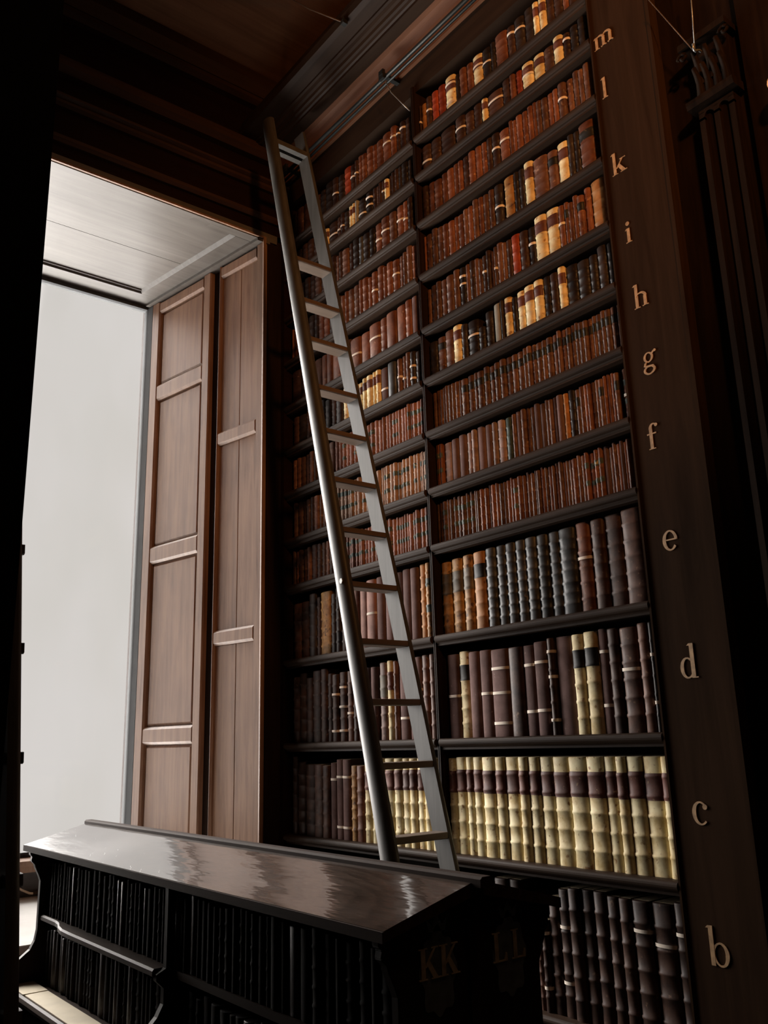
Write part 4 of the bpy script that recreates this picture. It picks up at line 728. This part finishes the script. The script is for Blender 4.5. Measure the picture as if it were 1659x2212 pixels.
rng = random.Random(11)
BOOKS = []     # (y, x, z, w, h, d, style, pages, label, group, area)
def area(x, y, z, w, h): r = math.sqrt(x * x + y * y + z * z); return w * h * x / r ** 3
for (bay, row), items in ROWS.items():
    z0, z1 = ZB[row]; seq = items[::-1] if bay == 'R' else items[::-1]
    shelf = {'n': 'second shelf from the top', 'o': 'topmost shelf'}.get(row, 'shelf ' + row)
    for k, (ya, yb, sty, hf) in enumerate(seq):
        h = (z1 - z0 - .045) * hf; x = 2.529 + rng.uniform(-.004, .007) + (.006 if row in 'fgh' else 0)
        w_ = yb - ya - .001; y = (ya + yb) / 2
        d = min(.30, .55 * h + rng.uniform(.03, .06)); pass
        wh = ('from the lettered post' if bay == 'R' else 'left of the divider') + ' on ' + shelf
        BOOKS.append([x, y, z0 - .003, w_, h, d, sty, row in 'bcd', (k + 1, wh), ('books in the bay beside the lettered post' if bay == 'R' else 'books in the bay behind the ladder'),
                      area(x, y, z0 + h / 2, w_, h) * (0 if (bay == 'R' and row == 'b' and y > 2.42) or row + bay == 'bL' else 1)])
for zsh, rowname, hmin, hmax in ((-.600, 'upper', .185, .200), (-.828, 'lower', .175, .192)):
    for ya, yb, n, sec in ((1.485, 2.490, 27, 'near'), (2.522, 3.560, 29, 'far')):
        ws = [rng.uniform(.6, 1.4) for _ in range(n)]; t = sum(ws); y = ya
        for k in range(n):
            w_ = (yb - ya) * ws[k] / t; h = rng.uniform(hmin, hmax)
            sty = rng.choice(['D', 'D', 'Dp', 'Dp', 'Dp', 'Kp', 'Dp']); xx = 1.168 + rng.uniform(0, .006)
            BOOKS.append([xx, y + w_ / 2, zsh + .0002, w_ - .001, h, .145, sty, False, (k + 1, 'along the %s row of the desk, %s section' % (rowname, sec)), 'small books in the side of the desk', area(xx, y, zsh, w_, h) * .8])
            y += w_
BOOKS.sort(key=lambda b: -b[10])
NIND = 300
SM = MB(); SMATS = []; SRND = []
for i, (x, y, z, w_, h, d, sty, pages, lab_, grp, ar_) in enumerate(BOOKS):
    parts, lab, ties = book_parts(w_, h, d, sty, rng, pages)
    if i < NIND:
        key = sty[0]; nm, wh = lab_
        txt = COLW[key] + ' book'
        if ties: txt += ' tied with white tape'
        elif lab: txt += ' with ' + LABW[lab]
        txt += ', ' + ordinal(nm) + ' ' + wh
        wds = txt.replace(',', ' ').split()
        if len(wds) > 16: txt = txt.replace(' tied with white tape', ' with white tape').replace(' second shelf from the top', ' second-highest shelf')
        root = None
        for nme, m_, g in parts:
            if root is None:
                root = g.build('book', m_); root.location = (x, y, z); root['_w'] = (0.0, 0.0, 0.0); tag(root, txt, 'book', grp)
            else:
                c_ = g.build(nme, m_, root); 
    else:
        rv = rng.random()
        for nme, m_, g in parts:
            if m_ not in SMATS: SMATS.append(m_)
            mi = SMATS.index(m_)
            o = len(SM.v); SM.v += [(a + x, b + y, c + z) for a, b, c in g.v]; SM.f += [tuple(q + o for q in f) for f in g.f]; SM.m += [mi] * len(g.f); SM.sm += g.sm
            SRND += [rv] * len(g.f)
me = bpy.data.meshes.new('books'); me.from_pydata(SM.v, [], SM.f)
me.polygons.foreach_set('material_index', SM.m); me.polygons.foreach_set('use_smooth', SM.sm)
at = me.attributes.new('rnd', 'FLOAT', 'FACE'); at.data.foreach_set('value', SRND)
for m_ in SMATS: me.materials.append(m_)
import bmesh
bm_ = bmesh.new(); bm_.from_mesh(me); bmesh.ops.remove_doubles(bm_, verts=bm_.verts, dist=1e-6); bmesh.ops.recalc_face_normals(bm_, faces=bm_.faces); bm_.to_mesh(me); bm_.free()
so_ = bpy.data.objects.new('books', me); COL.objects.link(so_)
tag(so_, 'smaller old leather books filling the remaining distant places on the dark shelves', 'books', None, 'stuff')

# ================================================================ SMALL FITTINGS
rail = thing('ladder_rail', (2.44, 2.5, 3.33), 'double iron rail running under the cornice above the top shelf', 'rail')
for nm_, x_, z_, r_ in (('rod', 2.425, 3.335, .011), ('rod', 2.462, 3.342, .008)):
    MB().tube([(x_, .95, z_), (x_, 4.04, z_)], r_, 10).build(nm_, M['iron'], rail)
for yb in (1.2, 2.952, 3.9):
    g = MB(); g.box(2.40, 2.53, yb - .012, yb + .012, 3.345, 3.362); g.box(2.402, 2.418, yb - .018, yb + .018, 3.322, 3.375); g.build('bracket', M['iron'], rail)
def wire(name, pts, r, m, label, cat='wire'):
    P = [Vector(p) for p in pts]; b = min(P, key=lambda q: q.z)
    return tag(MB().tube(pts, r, 8).build(name, m, origin=tuple(b)), label, cat)
wire('hanging_wire', HOOKW, .0025, M['steel'], 'thin steel wire hanging from the iron rail in front of the top books')
wire('ceiling_wire', CEILW, .0035, M['brass'], 'thin dark brown wire crossing the ceiling to a fitting on the cornice')
g = MB(); cx, cy, cz = CEILW[-1]; g.box(cx - .014, cx + .014, cy - .014, cy + .014, cz - .012, cz + .012); g.tube([(cx, cy, cz), (cx, cy, cz + .04)], .006)
tag(g.build('wire_fitting', M['iron'], origin=(cx, cy, cz - .012), bevel=.003), 'small dark fitting on the cornice edge where the ceiling wire ends', 'fitting')
hk = MB(); ax, ay, az = PILH
hk.tube([(2.56, ay, az + .02), (2.50, ay, az + .02)] + [(2.50 - .028 * math.sin(a * .5) - .01, ay, az + .02 - .02 * math.sin(a)) for a in (0.5, 1.2, 2.0, 2.8, 3.4)], .0045)
tag(hk.build('wall_hook', M['steel'], origin=(2.56, ay, az + .02)), 'small pale metal hook above the pilaster capital', 'hook')
wire('picture_wire', [(ax, ay, az), PILW1], .0022, M['steel'], 'bright thin wire rising straight from the hook above the pilaster')
wire('picture_wire', [(ax, ay + .003, az), PILW2], .0018, M['brass'], 'dim thin wire slanting from the hook towards the lettered post')
cord = thing('window_cord', CORD[0], 'thin cord drooping across the dark panel below the window sill', 'cord')
MB().tube(CORD, .006, 8).build('cord', M['tape'], cord)
e = Vector(CORD[-1]); MB().tube([e, e + Vector((.05, -.004, .006)), e + Vector((.085, -.006, .020))], [.007, .013, .011], 8).build('brass_tip', M['brass'], cord)
lx, ly, lz = LAMPP
lmp = thing('wall_lamp', (2.56, ly, lz), 'small glowing amber lamp just inside the right edge of the picture', 'lamp')
gl = MB(); prev = None
for k in range(9):
    a = math.pi * k / 8; ring_ = [(lx + .03 * math.sin(a) * math.cos(b * math.pi / 6), ly + .03 * math.sin(a) * math.sin(b * math.pi / 6), lz + .035 * math.cos(a)) for b in range(12)]
    if prev:
        for b in range(12): gl.add([prev[b], prev[(b + 1) % 12], ring_[(b + 1) % 12], ring_[b]], [(0, 1, 2, 3)], 0, True)
    prev = ring_
gl.build('lamp_globe', M['lamp'], lmp)
MB().tube([(2.57, ly, lz - .06), (2.50, ly, lz - .06), (lx, ly, lz - .03)], .006).build('bracket', M['brass'], lmp)
for o in bpy.data.objects:
    if '_w' in o: del o['_w']
